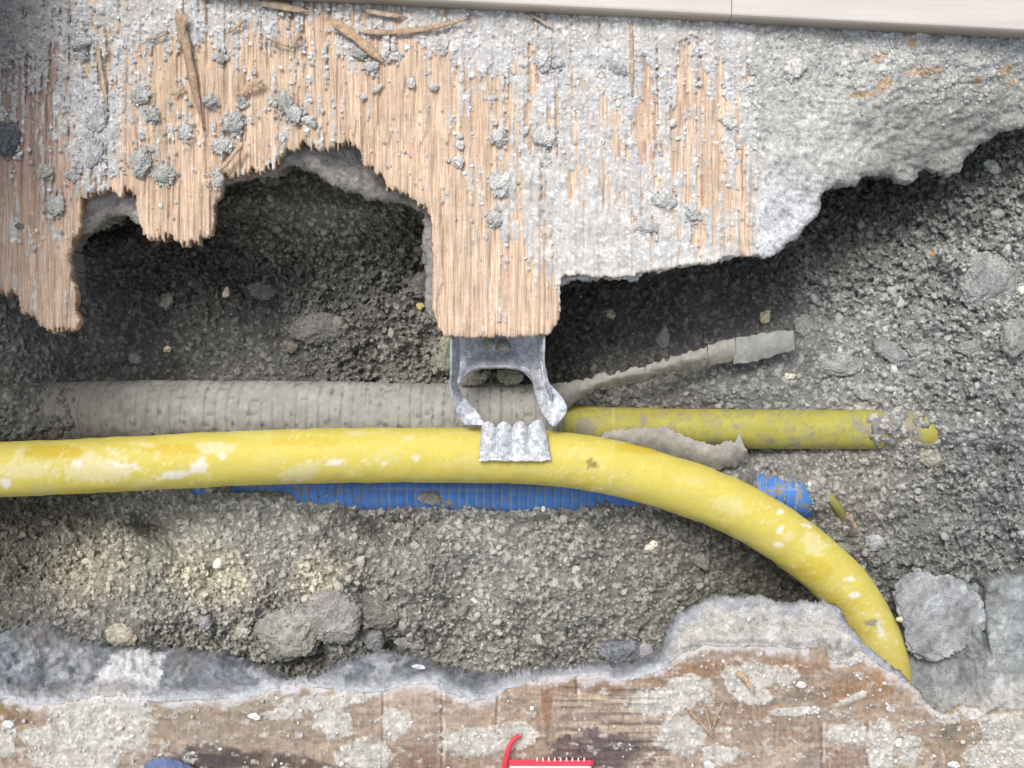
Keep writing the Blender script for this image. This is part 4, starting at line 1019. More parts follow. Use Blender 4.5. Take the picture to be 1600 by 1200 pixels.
# clods lying in the trench
for a in [
    (1540, 440, 46, 50, .3, "largest flat grey clod in the loose soil at the right, below the concrete lip", (134, 136, 134), .35),
    (1436, 543, 32, 20, .5, "tilted flat grey slab of clod left of the biggest clod", (130, 131, 128), .4),
    (1312, 566, 40, 22, .15, "smooth rounded grey lump right of the torn sleeve end", (140, 140, 138), .45),
    (1262, 512, 24, 20, .2, "grey clod touching the tip of the torn sleeve flap", (128, 128, 126), .5),
    (1392, 548, 34, 16, .6, "long grey clod sloping down right of the smooth lump", (128, 128, 128), .4),
    (1588, 525, 26, 34, 0, "grey clod cut by the right edge of the photo, in loose soil", (130, 132, 128), .5),
    (1530, 545, 40, 14, .1, "low crumbly clod just under the largest flat clod", (122, 122, 118), .4),
    (1455, 714, 22, 17, .4, "round pale clod just beyond the buried end of the dull yellow pipe", (148, 146, 134), .7),
    (1368, 848, 18, 13, .2, "grey stone near the curve of the thick yellow pipe", (136, 138, 140), .7),
    (1318, 858, 18, 10, .2, "dark low clod left of the grey stone by the pipe curve", (112, 112, 108), .5),
    (1350, 612, 22, 14, .7, "smooth clod in soil above the end of the dull yellow pipe", (136, 136, 136), .5),
    (1095, 878, 14, 18, -.5, "oval grey stone in the soil below the middle of the yellow curve", (126, 124, 118), .6),
    (1017, 853, 13, 7, -.7, "pale cream chip lying on soil below the yellow pipe", (216, 208, 192), .5),
    (455, 985, 62, 50, .1, "biggest rounded clod against the lower concrete edge, left of centre", (134, 133, 126), .4),
    (520, 965, 50, 46, .5, "smooth topped lump right beside the biggest lower clod", (134, 132, 128), .4),
    (190, 995, 28, 22, .4, "pale sandy flake on the dusty concrete at lower left", (158, 152, 138), .4),
    (585, 1000, 16, 18, .8, "small grey clod in the dark gap right of the biggest lower clod", (122, 124, 124), .7),
    (640, 1005, 26, 10, .1, "thin grey slab bridging the dark gap in the lower bank", (134, 134, 134), .5),
    (970, 1018, 36, 24, 0, "dark grey clod in the shaded gap left of the pale concrete hump", (116, 120, 126), .6),
    (1008, 1018, 14, 14, .3, "small violet grey clod beside the pale concrete hump", (142, 140, 148), .8),
    (590, 962, 34, 22, .2, "dark crumbly clod above the dark gap in the lower bank", (112, 110, 104), .5),
    (700, 555, 26, 32, .1, "rounded olive clod left of the metal bracket", (138, 136, 122), .7),
    (733, 590, 20, 14, 0, "clod framed in the left of the bracket opening", (138, 136, 124), .7),
    (797, 590, 22, 13, .1, "clod framed in the right of the bracket opening", (138, 136, 124), .7),
    (500, 515, 50, 28, .1, "flat dark clod in the shaded soil left of the plywood tongue", (104, 102, 98), .45),
    (528, 504, 12, 12, .3, "small round clod on the shaded soil left of the plywood tongue", (124, 122, 116), .9),
    (455, 540, 14, 12, .2, "small brownish clod on the shaded soil above the sleeve", (124, 118, 108), .8),
    (410, 455, 24, 16, .2, "dark clod in the deep shaded soil under the arched plywood edge", (104, 102, 98), .6),
    (660, 445, 20, 22, .2, "dark stone close to the left side of the plywood tongue", (104, 103, 104), .6),
    (669, 405, 12, 17, 0, "smooth grey pebble half hidden by the left side of the plywood tongue", (160, 162, 152), .7),
    (260, 470, 12, 14, .6, "grey flake standing in the darkest soil at left", (128, 126, 120), .6),
    (353, 457, 6, 10, .3, "small pale stone in the dark soil at left", (196, 188, 160), .8),
    (261, 546, 7, 6, 0, "tiny tan pebble in the dark soil above the sleeve", (190, 176, 140), .8),
    (212, 560, 13, 9, .2, "dull grey pebble left of the tiny tan pebble", (124, 122, 116), .7),
    (657, 478, 7, 7, 0, "tan crumb near the lower left side of the plywood tongue", (196, 180, 124), .8),
    (1036, 530, 11, 20, .2, "tall grey stone in the dark soil above the torn sleeve flap", (128, 128, 126), .8),
    (953, 490, 14, 8, .2, "pale crumb in the dark soil right of the plywood tongue", (168, 164, 148), .8),
    (1197, 494, 10, 14, .4, "cream stone in the dark soil above the torn sleeve tip", (184, 174, 150), .7),
    (1461, 398, 10, 8, .2, "orange brown stone in the grey soil at upper right", (176, 138, 92), .8),
    (1550, 262, 16, 12, .5, "light grey chip under the concrete lip at far right", (150, 152, 150), .6),
    (1596, 455, 8, 8, 0, "pale stone at the right edge beside the largest flat clod", (196, 196, 184), .8),
    (1235, 588, 9, 5, .1, "small cream chip in the soil below the torn flap", (188, 184, 168), .7),
    (570, 800 , 12, 9, .2, "grey crumb leaning on the blue conduit at its left", (130, 128, 122), .9),
    (672, 778, 22, 12, .1, "round crumbly clod lying over the blue conduit, left one of a pair", (134, 132, 124), .9),
    (700, 782, 20, 12, -.1, "round crumbly clod lying over the blue conduit, right one of a pair", (132, 130, 122), .9),
    (850, 795, 5, 5, 0, "tiny white pebble at the lower edge of the blue conduit", (222, 220, 210), .9),
    (322, 972, 12, 12, .3, "violet grey stone in the crumbly bank left of the biggest lower clod", (142, 140, 144), .8),
    (376, 986, 10, 13, .1, "grey stone touching the left side of the biggest lower clod", (150, 148, 138), .8),
    (293, 990, 6, 5, 0, "yellowish pebble in the crumbly bank at lower left", (190, 184, 136), .8),
    ]:
    u, v, ru, rv, an, lb, c, hk = a
    rock("stone" if "stone" in lb or "pebble" in lb or "chip" in lb or "crumb " in lb else "clod", u, v, ru, rv, an, lb, "stone" if ("stone" in lb or "pebble" in lb) else "clod", c, hk=hk, sink=.3, z=(-.062 if v == 590 and u < 800 else None))
rock("clod", 763, 536, 10, 12, .2, "crumb of soil resting on the bracket web, left one under the plywood tongue", "clod", (140, 138, 128), z=-.026, hk=.8)
rock("clod", 786, 541, 14, 13, .2, "crumb of soil resting on the bracket web, right one under the plywood tongue", "clod", (140, 138, 128), z=-.028, hk=.8)
rock("boulder", 1461, 966, 78, 72, .3, "big angular slate grey rock with a crack round it, right of the pipe's end", "rock", (143, 146, 148), z=-.0440, hk=.20, sink=.40, seed=77, rough=.10)
rock("stone", 1406, 968, 6, 5, 0, "tiny tan pebble between the yellow pipe and the big slate grey rock", "stone", (184, 176, 158), z=-.037, hk=.9)

# lumps of mortar on the upper board
for a in [
    (848, 95, 16, 21, .2, "oval pale mortar lump near the top, joined to a dusty streak below it", (178, 183, 190), .8),
    (850, 214, 22, 24, 0, "largest rounded mortar lump on the upper board, right of centre", (196, 200, 210), .8),
    (846, 247, 17, 10, .2, "flat mortar lump tucked right under the largest rounded lump", (188, 190, 194), .5),
    (872, 100, 14, 11, .3, "darker mortar lump at the right of the oval pale lump", (150, 152, 152), .6),
    (126, 68, 20, 22, .2, "round grey mortar lump near the dark upper left corner", (158, 160, 168), .8),
    (10, 215, 26, 34, .1, "dark grey lump cut off by the left edge of the photo", (96, 98, 104), .7),
    (217, 250, 22, 30, .2, "pointed greenish grey mortar flake, left one of a touching pair", (146, 150, 146), .5),
    (254, 271, 25, 20, .1, "blocky greenish grey mortar flake, right one of a touching pair", (148, 152, 148), .5),
    (365, 192, 18, 22, .4, "rough grey mortar clump above the pale flat lump near the arch", (148, 150, 150), .7),
    (346, 226, 22, 17, -.4, "pale flat mortar lump just above the arched plywood edge", (168, 171, 174), .5),
    (342, 276, 11, 22, .1, "grey mortar lump at the left shoulder of the arched plywood edge", (160, 162, 158), .6),
    (327, 158, 14, 14, .3, "small dark grey crumbly lump left of the rough clump", (138, 140, 138), .8),
    (376, 158, 10, 9, 0, "tiny dark lump at the foot of a curled splinter", (120, 124, 122), .8),
    (240, 180, 16, 13, .6, "dark cracked mortar crumb below the long mortar streak", (140, 143, 144), .7),
    (220, 150, 20, 15, .2, "grey mortar lump on the left half of the board, below the dusty top", (166, 168, 168), .6),
    (445, 160, 14, 26, -.2, "dark grey mortar wedge standing on the board, left half of a broken lump", (128, 132, 130), .8),
    (458, 176, 13, 22, -.5, "light grey mortar wedge, right half of a broken lump", (168, 171, 178), .9),
    (482, 188, 13, 9, .2, "white mortar crumb at the foot of the broken lump", (196, 198, 202), .8),
    (440, 214, 6, 10, 0, "small oval white mortar pebble below the broken lump", (208, 212, 216), .8),
    (563, 84, 15, 12, .2, "dark grey stone beside the tip of the broad splinter", (126, 126, 124), .8),
    (580, 104, 14, 9, .2, "pale crumb group under the broad splinter's tip", (170, 170, 170), .7),
    (642, 130, 8, 11, 0, "oval white pebble, left one of two on bare wood", (204, 208, 212), .9),
    (676, 135, 12, 8, .2, "oval white pebble, right one of two on bare wood", (204, 210, 218), .9),
    (567, 150, 8, 7, 0, "white crumb on bare wood left of the two oval pebbles", (200, 202, 204), .8),
    (590, 138, 14, 5, -.6, "slanting sliver of mortar left of the two oval pebbles", (176, 178, 178), .7),
    (617, 88, 12, 7, .1, "low grey crumb on wood right of the broad splinter", (176, 176, 176), .6),
    (695, 66, 8, 16, 0, "tall pale mortar drip on wood below the dusty top", (190, 193, 196), .7),
    (526, 46, 8, 8, 0, "bright white pebble at the start of the broad splinter", (226, 230, 230), .9),
    (439, 21, 6, 6, 0, "bright white pebble close to the top edge", (230, 230, 226), .9),
    (717, 252, 12, 13, .2, "lowest white pebble of the column left of the mortar smear", (208, 213, 222), .9),
    (720, 228, 9, 10, 0, "middle white pebble of the column left of the mortar smear", (204, 208, 216), .9),
    (718, 214, 7, 7, 0, "topmost white pebble of the column left of the mortar smear", (200, 204, 210), .9),
    (700, 250, 5, 5, 0, "tiny white pebble left of the lowest pebble of the column", (210, 212, 216), .9),
    (781, 212, 14, 18, .1, "pale violet mortar lump left of the largest rounded lump", (190, 194, 206), .6),
    (783, 285, 22, 28, .3, "broad pale mortar lump above the plywood tongue", (186, 190, 200), .5),
    (772, 340, 17, 14, .5, "smooth grey mortar blob on the plywood tongue's root", (166, 168, 170), .6),
    (966, 108, 18, 15, .3, "dark speckled mortar lump in the dusty area right of centre", (138, 142, 148), .7),
    (1051, 193, 8, 8, 0, "round white pebble among vertical wood streaks", (212, 218, 222), .9),
    (1140, 192, 14, 11, .2, "pale grey lump on the right wood streaks", (188, 194, 196), .6),
    (1240, 108, 26, 20, -.4, "large dusty mortar lump where wood gives way to concrete", (190, 194, 202), .6),
    (1036, 316, 26, 16, .2, "grey mortar clod, left one of the dark crumbly cluster", (160, 163, 164), .6),
    (1085, 335, 20, 13, .3, "grey mortar clod, right one of the dark crumbly cluster", (158, 161, 162), .6),
    (1010, 355, 22, 13, .1, "grey mortar clod, lowest of the dark crumbly cluster", (158, 160, 160), .6),
    (1025, 372, 6, 6, 0, "round cream pebble in the dark crumbly cluster", (224, 222, 208), .9),
    (820, 205, 9, 9, 0, "small mortar pebble touching the left of the largest rounded lump", (186, 190, 198), .8),
    (150, 178, 22, 34, .05, "upper part of the long grey mortar streak at left", (170, 171, 176), .35),
    (146, 238, 17, 30, .1, "lower part of the long grey mortar streak at left", (160, 162, 168), .35),
    (70, 270, 15, 13, .2, "olive grey crumb left of the mortar streak, near the left edge", (150, 150, 138), .6),
    (112, 274, 14, 10, .5, "grey crumb between the left crumb and the mortar streak", (158, 160, 156), .6),
    (85, 318, 16, 24, -.3, "grey green mortar flake on the left plywood tongue", (148, 152, 148), .5),
    (30, 353, 8, 6, 0, "tiny dark pebble on the left plywood tongue", (112, 112, 112), .8),
    (290, 205, 11, 17, .1, "violet grey smear lump on the left half of the board", (174, 172, 178), .4),
    (345, 90, 9, 11, .1, "small dark grey lump by the splinters at left of centre", (128, 130, 132), .7),
    ]:
    u, v, ru, rv, an, lb, c, hk = a
    rock("pebble" if "pebble" in lb else ("stone" if "stone" in lb else "mortar_lump"), u, v, ru, rv, an, lb, "pebble" if "pebble" in lb else ("stone" if "stone" in lb else "mortar lump"), c, hk=hk, sink=.28, surf='board')
# on the lower board
for a in [
    (13, 1132, 12, 8, .1, "squarish white mortar chip at the left edge of the lower board", WH, .6),
    (398, 1120, 14, 8, .2, "pale mortar chip on the tan part of the lower board", (196, 190, 184), .5),
    (187, 1138, 6, 5, 0, "small white pebble on the grey smear of the lower board", (214, 216, 220), .8),
    (1252, 1070, 11, 7, .1, "oval white pebble on the right half of the lower board", (222, 222, 230), .7),
    (1108, 1195, 12, 9, .5, "white angular chip at the bottom edge, right of centre", (214, 216, 222), .6),
    (1388, 1107, 5, 5, 0, "pinkish pebble between the white mortar patches", (216, 202, 196), .8),
    (1404, 1160, 7, 9, .2, "white pebble right of the tall mortar patch", (222, 224, 228), .8),
    (1490, 1195, 12, 7, .1, "violet white chip at the bottom edge near the right", (206, 204, 214), .6),
    (831, 1107, 5, 5, 0, "tiny white pebble above the red plastic clip", (220, 214, 206), .8),
    (655, 1042, 14, 5, .1, "flat pale chip on the lower board's top edge", (196, 196, 198), .5),
    ]:
    u, v, ru, rv, an, lb, c, hk = a
    rock("pebble" if "pebble" in lb else "mortar_chip", u, v, ru, rv, an, lb, "pebble" if "pebble" in lb else "mortar chip", c, hk=hk, sink=.25, z=(.0008 if v > 1060 else -.010))

LUMPS = [(o_.location.x, o_.location.y, max(o_.dimensions.x, o_.dimensions.y) / 2) for o_ in bpy.data.objects if o_.name.startswith("mortar_lump")]
rl = np.random.default_rng(77); lu, lv = [], []
for (x_, y_, r_) in LUMPS:
    nn_ = int(8 + r_ * 4500)
    a_ = rl.uniform(0, 6.28, nn_); d_ = r_ * (.55 + .75 * rl.random(nn_) ** 1.5)
    lu += list(800 + (x_ + d_ * np.cos(a_)) / K); lv += list(600 - (y_ + d_ * np.sin(a_)) / K)
# small pebbles nothing tells apart
GP = "small pale pebbles scattered on the upper board"
for (u, v) in [(430, 138), (507, 136), (535, 182), (566, 240), (640, 242), (613, 184), (655, 172), (690, 172), (697, 222), (648, 285), (706, 325), (735, 318), (737, 345), (738, 380), (745, 242), (767, 254), (790, 360), (800, 400), (830, 330), (895, 150), (935, 148), (980, 148), (918, 165), (1026, 158), (1000, 150), (945, 230), (980, 226), (968, 248), (1100, 220), (1090, 200), (1004, 300), (1060, 375), (1115, 110), (1150, 98), (880, 372), (510, 190), (403, 182), (414, 182), (406, 248), (184, 135), (165, 84), (205, 65), (318, 12), (290, 120), (163, 272), (270, 340), (300, 98), (870, 450), (780, 500), (1180, 95), (1180, 170), (1160, 340)]:
    c = (190, 192, 194) if RNG.random() < .6 else (176, 174, 166)
    s_ = RNG.uniform(1.8, 3.4)
    rock("small_pebble", u, v, s_, s_ * RNG.uniform(.8, 1.2), RNG.uniform(0, 3), "small pale mortar pebble on the upper plywood board", "pebble", c, hk=.8, sink=.2, surf='board', group=GP)
GP2 = "small pale pebbles scattered on the lower board"
for (u, v) in [(1234, 1124), (1280, 1120), (1298, 1112), (1312, 1095), (1325, 1086), (1352, 1083), (1375, 1078), (1206, 1060), (1180, 1072), (1410, 1125), (1440, 1185), (1492, 1130), (1520, 1136), (1521, 1160), (1540, 1175), (1555, 1140), (1575, 1120), (1590, 1190), (1140, 1150), (1158, 1140), (996, 1140), (960, 1135), (985, 1170), (925, 1134), (905, 1140), (1200, 980), (1170, 968), (1240, 985), (1106, 980), (1080, 1000), (560, 1130), (500, 1180), (450, 1150), (520, 1100), (300, 1120), (770, 1140), (655, 1155), (1470, 1150), (1500, 1090)]:
    c = (188, 188, 186) if RNG.random() < .7 else (178, 166, 142)
    s_ = RNG.uniform(1.7, 3.2)
    rock("small_pebble", u, v, s_, s_ * RNG.uniform(.8, 1.2), RNG.uniform(0, 3), "small pale mortar pebble on the lower board", "pebble", c, hk=.8, sink=.2, z=(.0008 if v > 1020 else -.004), group=GP2)

# loose grit nobody could count
def grit(name, us, vs, zs, rad, cols, sub, mat, seed):
    r = np.random.default_rng(seed)
    shapes = [rock_shape(sub, seed + k, cuts=5 if sub else 2, rough=.2)[0] for k in range(12)]
    f = ICO[sub][1]; nv = len(ICO[sub][0]); n = len(us)
    k = r.integers(0, 12, n)
    S = np.stack(shapes)[k]
    ang = r.uniform(0, 6.28, n); c, s = np.cos(ang)[:, None], np.sin(ang)[:, None]
    ax = rad * r.uniform(.8, 1.25, n); ay = rad * r.uniform(.6, 1.1, n); az = rad * r.uniform(.35, .75, n)
    x, y, z = S[..., 0] * ax[:, None], S[..., 1] * ay[:, None], S[..., 2] * az[:, None]
    C = Pn(us, vs, zs)
    co = np.stack([x * c - y * s + C[:, None, 0], x * s + y * c + C[:, None, 1], z + C[:, None, 2]], -1).reshape(-1, 3)
    F = (f[None] + (np.arange(n) * nv)[:, None, None]).reshape(-1, 3)
    col = np.repeat(cols, nv, axis=0)
    return obj(name, mesh(name, co, tris=F, col=col, mat=mat, smooth=(sub > 1)))

def pick(n, ext, dens, seed):
    r = np.random.default_rng(seed)
    u = r.uniform(ext[0], ext[1], n * 3); v = r.uniform(ext[2], ext[3], n * 3)
    keep = r.random(n * 3) < dens(u, v)
    return u[keep][:n], v[keep][:n], r

from mathutils.bvhtree import BVHTree
def crumbs_on(names, per, minr, seed):
    rr = np.random.default_rng(seed); out = []; cols_ = []
    for o_ in [q for q in bpy.data.objects if q.name.split('.')[0] in names]:
        R_ = max(o_.dimensions.x, o_.dimensions.y) / 2
        if R_ < minr: continue
        me_ = o_.data; t_ = BVHTree.FromPolygons([w_.co for w_ in me_.vertices], [tuple(f_.vertices) for f_ in me_.polygons])
        c_ = np.zeros(len(me_.vertices) * 4, np.float32); me_.color_attributes["Col"].data.foreach_get("color", c_); c_ = c_.reshape(-1, 4)[:, :3].mean(0)
        for _ in range(int(per * (R_ / .01) ** 2)):
            x_, y_ = rr.uniform(-R_, R_, 2)
            hit = t_.ray_cast(Vector((x_, y_, 1)), Vector((0, 0, -1)))[0]
            if hit is not None:
                w_ = hit + o_.location; sc = K * (D - w_.z) / D
                out.append((800 + w_.x / sc, 600 - w_.y / sc, w_.z)); cols_.append(c_ * rr.uniform(.7, 1.15))
    return np.array(out), np.array(cols_)
cr, crc = crumbs_on(("clod",), 130, .006, 5)
u, v, r = pick(26000, (-60, 1660, 190, 1080), lambda u, v: np.clip(ctrl(u, v, SOIL_AMP, 45) - .25, .02, 1), 900)
base = soil_alb(u, v)
rad = (.0004 + .0011 * r.random(len(u)) ** 4)
cols = base * (.7 + .4 * r.random((len(u), 1))) 
pl = r.random(len(u)) < .02
cols[pl] = cols[pl] * .5 + lin(196, 188, 160) * .5
zz1 = np.concatenate([soil_at(u, v) + rad * .2, cr[:, 2]]); u = np.concatenate([u, cr[:, 0]]); v = np.concatenate([v, cr[:, 1]])
rad = np.concatenate([rad, .0004 + .0008 * r.random(len(cr)) ** 2.5]); cols = np.concatenate([cols, crc])
g1 = grit("loose_soil_crumbs", u, v, zz1, rad, cols, 1, M_rock, 910)
tag(g1, kind="stuff")
u, v, r = pick(900, (-60, 1660, 190, 1080), lambda u, v: np.clip(ctrl(u, v, SOIL_AMP, 45) - .6, .0, 1) * 1.2, 901)
base = soil_alb(u, v)
rad = .0015 + .0030 * r.random(len(u)) ** 3
cols = base * (.85 + .4 * r.random((len(u), 1)))
g2 = grit("soil_lumps", u, v, soil_at(u, v) + rad * .0, rad, cols, 2, M_rock, 930)
tag(g2, kind="stuff")

def cem_d(u, v):
    return cement_T(u, v)[0] * sstep(430, 60, v) * .9 + .05
u, v, r = pick(4600, (-20, 1190, 4, 420), lambda u, v: np.where(boardT_S(u, v) < -4, cem_d(u, v), 0), 902)
rad = .0005 + .0013 * r.random(len(u)) ** 3
t = r.random((len(u), 1)); cols = lin(202, 203, 204) * (.65 + .6 * t)
lu = np.array(lu); lv = np.array(lv); kk = boardT_S(lu, lv) < -3; lu, lv = lu[kk], lv[kk]
u = np.concatenate([u, lu]); v = np.concatenate([v, lv]); rad = np.concatenate([rad, .0005 + .0014 * r.random(len(lu)) ** 2.5])
cols = np.concatenate([cols, lin(176, 178, 178) * (.7 + .6 * r.random((len(lu), 1)))])
cr, crc = crumbs_on(("mortar_lump",), 170, .004, 6)
zz3 = np.concatenate([np.full(len(u), .0012), cr[:, 2]]); u = np.concatenate([u, cr[:, 0]]); v = np.concatenate([v, cr[:, 1]])
rad = np.concatenate([rad, .0003 + .0007 * r.random(len(cr)) ** 2.5]); cols = np.concatenate([cols, crc])
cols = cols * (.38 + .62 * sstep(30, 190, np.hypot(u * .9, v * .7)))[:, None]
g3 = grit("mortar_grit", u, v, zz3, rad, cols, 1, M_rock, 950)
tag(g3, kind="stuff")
u, v, r = pick(1700, (1195, 1650, 40, 200), lambda u, v: sstep(190, 80, v - .05 * (u - 1200)), 903)
rad = .0005 + .0012 * r.random(len(u)) ** 3
zz = concT_Z(u, v, np.full(len(u), -100.0))
g3b = grit("mortar_grit", u, v, zz, rad, lin(184, 185, 184) * (.65 + .6 * r.random((len(u), 1))), 1, M_rock, 960)
tag(g3b, kind="stuff")
u, v, r = pick(2600, (-20, 1640, 1005, 1230), lambda u, v: np.where(boardB_S(u, v) < -3, cement_B(u, v) * (.25 + .75 * sstep(1100, 1300, u)) + .05, 0), 904)
rad = .0005 + .0011 * r.random(len(u)) ** 3
g4 = grit("mortar_grit", u, v, np.full(len(u), .0004), rad, lin(200, 198, 196) * (.7 + .5 * r.random((len(u), 1))), 1, M_rock, 970)
tag(g4, kind="stuff")

# ------------------------------------------------------------------ splinters
def splinter(pts, w, label, col=(196, 152, 106), z=.0025, th=.0010, group=None, seed=0):
    p = [(a[0], a[1], (a[2] if len(a) > 2 else z)) for a in pts]
    n = 40
    sp = spline(p, n)
    t = np.linspace(0, 1, n)
    prof = np.minimum(1, np.minimum(t * 7 + .12, (1 - t) * 3.5 + .05)) * (1 + .3 * (vn(t * 12, t * 0, seed) - .5))
    d = np.gradient(sp[:, :2], axis=0); d /= np.linalg.norm(d, axis=1)[:, None] + 1e-9
    nrm = np.stack([-d[:, 1], d[:, 0]], 1)
    A = sp.copy(); B = sp.copy()
    A[:, :2] += nrm * (w * prof / 2)[:, None]; B[:, :2] -= nrm * (w * prof / 2)[:, None]
    o = ribbon("splinter", A, B, n, 6, th, M_splint, colf(lin(*col) * .40 + lin(192, 178, 160) * .5, seed + 20, .65, 1.25, 6), None, bulge=.0006, noise=.0002, seed=seed)
    return tag(o, label, "splinter", group)
splinter([(516, 30, .006), (548, 52, .005), (575, 75, .004), (600, 98, .002)], 15, "broad flat splinter pointing down right, near the top left of centre", (206, 158, 112), seed=1)
splinter([(560, 50, .003), (620, 50, .004), (680, 42, .005), (735, 28, .007)], 8, "long thin splinter lying almost level near the top", (190, 150, 112), seed=2)
splinter([(570, 16, .004), (600, 22, .004), (635, 26, .003)], 8, "short pale splinter above the long level one", (200, 170, 140), seed=3)
splinter([(276, 14, .003), (288, 60, .005), (300, 120, .004), (318, 200, .0015)], 13, "longest dark brown splinter standing along the grain at left", (172, 124, 84), seed=4)
splinter([(290, 20, .007), (284, 45, .006), (280, 68, .004)], 12, "short splinter crossing the top of the longest dark one", (184, 140, 100), seed=5)
splinter([(152, 70, .003), (158, 115, .003), (168, 170, .002)], 7, "thin light splinter beside the long mortar streak", (206, 176, 138), seed=6)
splinter([(410, 124, .006), (392, 134, .005), (370, 150, .003)], 9, "curled splinter slanting down left above the rough mortar clump", (206, 166, 124), seed=7)
splinter([(380, 222, .006), (362, 245, .006), (342, 268, .004)], 8, "slanting splinter at the left shoulder of the arched edge", (210, 176, 136), seed=8)
splinter([(420, 60, .005), (440, 68, .004), (452, 72, .003)], 5, "small splinter, left arm of a V shape near the top", (206, 166, 122), seed=9)
splinter([(470, 54, .006), (462, 64, .004), (453, 76, .003)], 6, "small splinter, right arm of a V shape near the top", (200, 160, 116), seed=10)
splinter([(405, 4, .004), (440, 10, .004), (482, 18, .003)], 12, "dull splinter close to the top edge, left of the white pebble", (158, 128, 100), seed=11)
splinter([(288, 135, .004), (276, 143, .003), (268, 148, .003)], 7, "short stubby chip beside the longest dark splinter", (206, 190, 160), seed=12)
splinter([(228, 62, .003), (246, 58, .004), (264, 50, .004)], 4, "fine splinter left of the top of the longest dark one", (196, 160, 120), seed=13)
splinter([(383, 30, .005), (370, 42, .004), (358, 50, .003)], 5, "fine splinter slanting down left, right of the longest dark one", (206, 170, 128), seed=14)
splinter([(828, 22, .003), (845, 32, .004), (864, 46, .003)], 5, "thin greyish splinter in the dusty top right of centre", (190, 176, 156), seed=15)
splinter([(986, 30, .002), (987, 80, .0035), (988, 150, .002)], 6, "thin upright splinter in the dusty area right of centre", (204, 168, 128), seed=16)
splinter([(1322, 800, -.062), (1332, 815, -.062), (1342, 834, -.066)], 6, "thin reddish sliver of wood in the soil by the pipe curve", (166, 108, 84), seed=17)
splinter([(1150, 1050, .003), (1165, 1062, .004), (1180, 1085, .003)], 9, "tan splinter on the mortar patch of the lower board", (190, 152, 112), seed=18)
splinter([(1076, 1110, .003), (1095, 1130, .004), (1116, 1154, .003)], 5, "long fine splinter slanting down right on the lower board", (176, 136, 98), seed=19)
splinter([(1103, 1105, .003), (1108, 1130, .004), (1112, 1148, .003)], 4, "fine upright splinter crossing another on the lower board", (196, 158, 118), seed=20)
splinter([(1130, 1098, .004), (1120, 1120, .004), (1114, 1140, .003)], 4, "fine splinter leaning right of the upright one on the lower board", (186, 148, 108), seed=21)

# ------------------------------------------------------------------ red clip and blue cloth at the bottom
rc = thing("plastic_clip", P(850, 1200, .002), "red and white plastic clip with a thin curved hook, at the bottom edge", "clip")
redc = lambda U, V, A, L: np.ones(U.shape + (3,)) * lin(206, 58, 70)
tube("hook", [(812, 1150, .004), (802, 1156, .005), (795, 1170, .006), (791, 1185, .006), (788, 1200, .006), (787, 1230, .006)], 60, 16, lambda L, A: .0013 + .0004 * np.clip(L / .02, 0, 1), redc, M_red, rc)
def slab_part(name, u0, u1, v0, v1, z0, z1, col, mat, parent, teeth=False):
    n = 60; m = 10
    us = np.linspace(u0, u1, n)
    prof = [(0, 0), (0, .7), (.04, .9), (.10, 1), (.9, 1), (.96, .9), (1, .7), (1, 0)]
    co, cc = [], []
    for i, u in enumerate(us):
        for (a, h) in prof:
            e = min(i, n - 1 - i); hh = h * min(1, .6 + e * .2)
            co.append(P(u, v0 + (v1 - v0) * a, z0 + (z1 - z0) * hh)); cc.append(lin(*col))
    mm = len(prof); q = [(i * mm + k, (i * mm + (k + 1) % mm), (i + 1) * mm + (k + 1) % mm, (i + 1) * mm + k) for i in range(n - 1) for k in range(mm)]
    tr = []
    for e in (0, (n - 1) * mm):
        for k in range(1, mm - 1): tr.append((e, e + k, e + k + 1) if e == 0 else (e, e + k + 1, e + k))
    co = np.array(co); o0 = co.mean(0)
    o = obj(name, mesh(name, co - o0, quads=np.array(q), tris=np.array(tr), col=np.array(cc), mat=mat, smooth=False), parent)
    o.location = Vector(o0) - parent.location
    return o
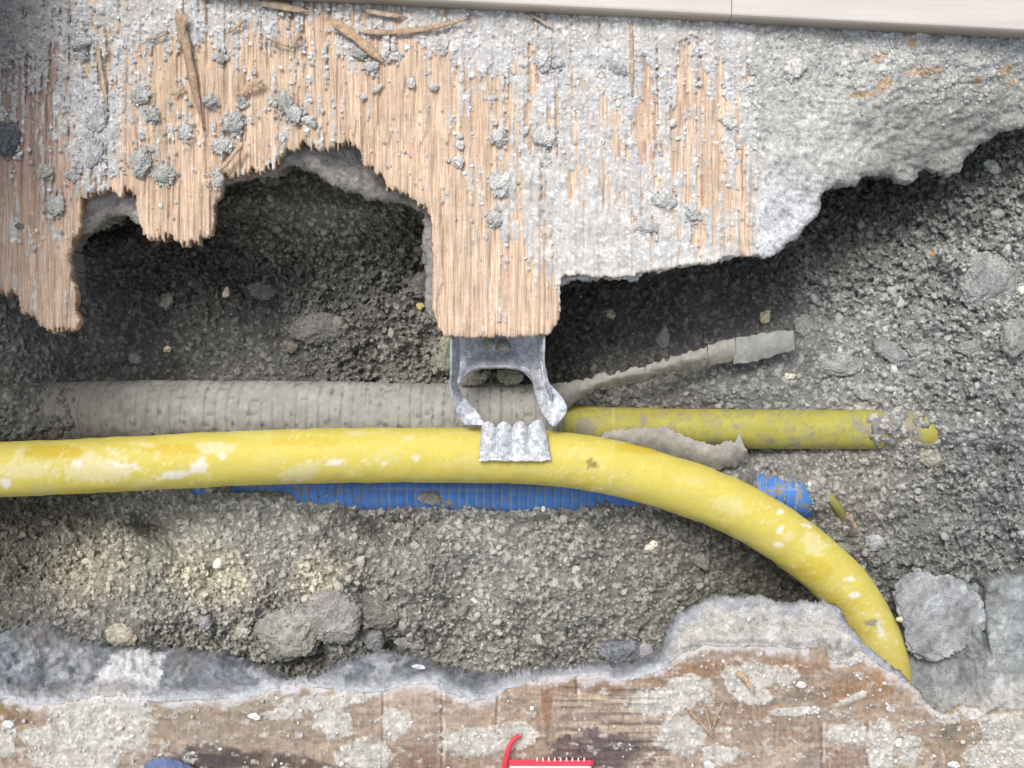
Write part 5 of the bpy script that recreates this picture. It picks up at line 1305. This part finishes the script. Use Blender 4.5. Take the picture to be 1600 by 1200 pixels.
slab_part("red_bar", 792, 928, 1187, 1196, .0015, .0065, (214, 66, 84), M_red, rc)
slab_part("white_body", 796, 924, 1196.6, 1262, .0012, .0056, (236, 226, 228), M_lam, rc)
for k in range(9):
    uu = 838 + k * 9.2
    slab_part("tooth", uu, uu + 2.4, 1183.5, 1190, .0040, .0072, (232, 214, 214), M_lam, rc)
cl = ribbon("blue_cloth", [(222, 1215, .002), (228, 1192, .004), (250, 1184, .006), (272, 1186, .006), (296, 1196, .004), (330, 1212, .002)],
    [(222, 1262, .002), (240, 1262, .004), (258, 1262, .008), (276, 1262, .008), (300, 1262, .004), (335, 1262, .002)], 60, 30, .0012, M_sleeve, colf(lin(98, 110, 144), 830), None, bulge=.005, noise=.0016, seed=831)
tag(cl, "scrap of crumpled slate blue cloth at the bottom edge of the lower board, left", "cloth")

# unseen box added past the upper left corner to shade the left side
wl = [P(-290, -700, 0), P(-75, 40, 0)]
import bmesh
bm = bmesh.new()
bmesh.ops.create_cube(bm, size=1.0)
bmesh.ops.scale(bm, vec=(.075, .46, .20), verts=bm.verts)
bmesh.ops.bevel(bm, geom=bm.edges[:], offset=.002, segments=2, affect='EDGES')
wm = bpy.data.meshes.new("wall"); bm.to_mesh(wm); bm.free()
wm.materials.append(mat_dusty("wall_paint", color=tuple(lin(96, 92, 90)), bump=.1))
w = obj("wall", wm, None, (P(-75, 40, 0).x - .0375, P(0, 360, 0).y + .23, .099))
tag(w, kind="structure")

# packed earth under and round everything
gx, gy = np.meshgrid(np.linspace(-4, 4, 81), np.linspace(4, -4, 81))
gz = -.15 + (fbm(gx * 3, gy * 3, 880, 3) - .5) * .02
gi, gj = np.meshgrid(np.arange(80), np.arange(80), indexing='ij'); gb = (gi * 81 + gj).ravel()
gq = np.stack([gb, gb + 81, gb + 82, gb + 1], 1)
gm_ = mesh("earth", np.stack([gx, gy, gz], -1).reshape(-1, 3), quads=gq, col=np.ones((81 * 81, 3)) * lin(130, 128, 122), mat=M_soil)
tag(obj("earth", gm_), kind="structure")
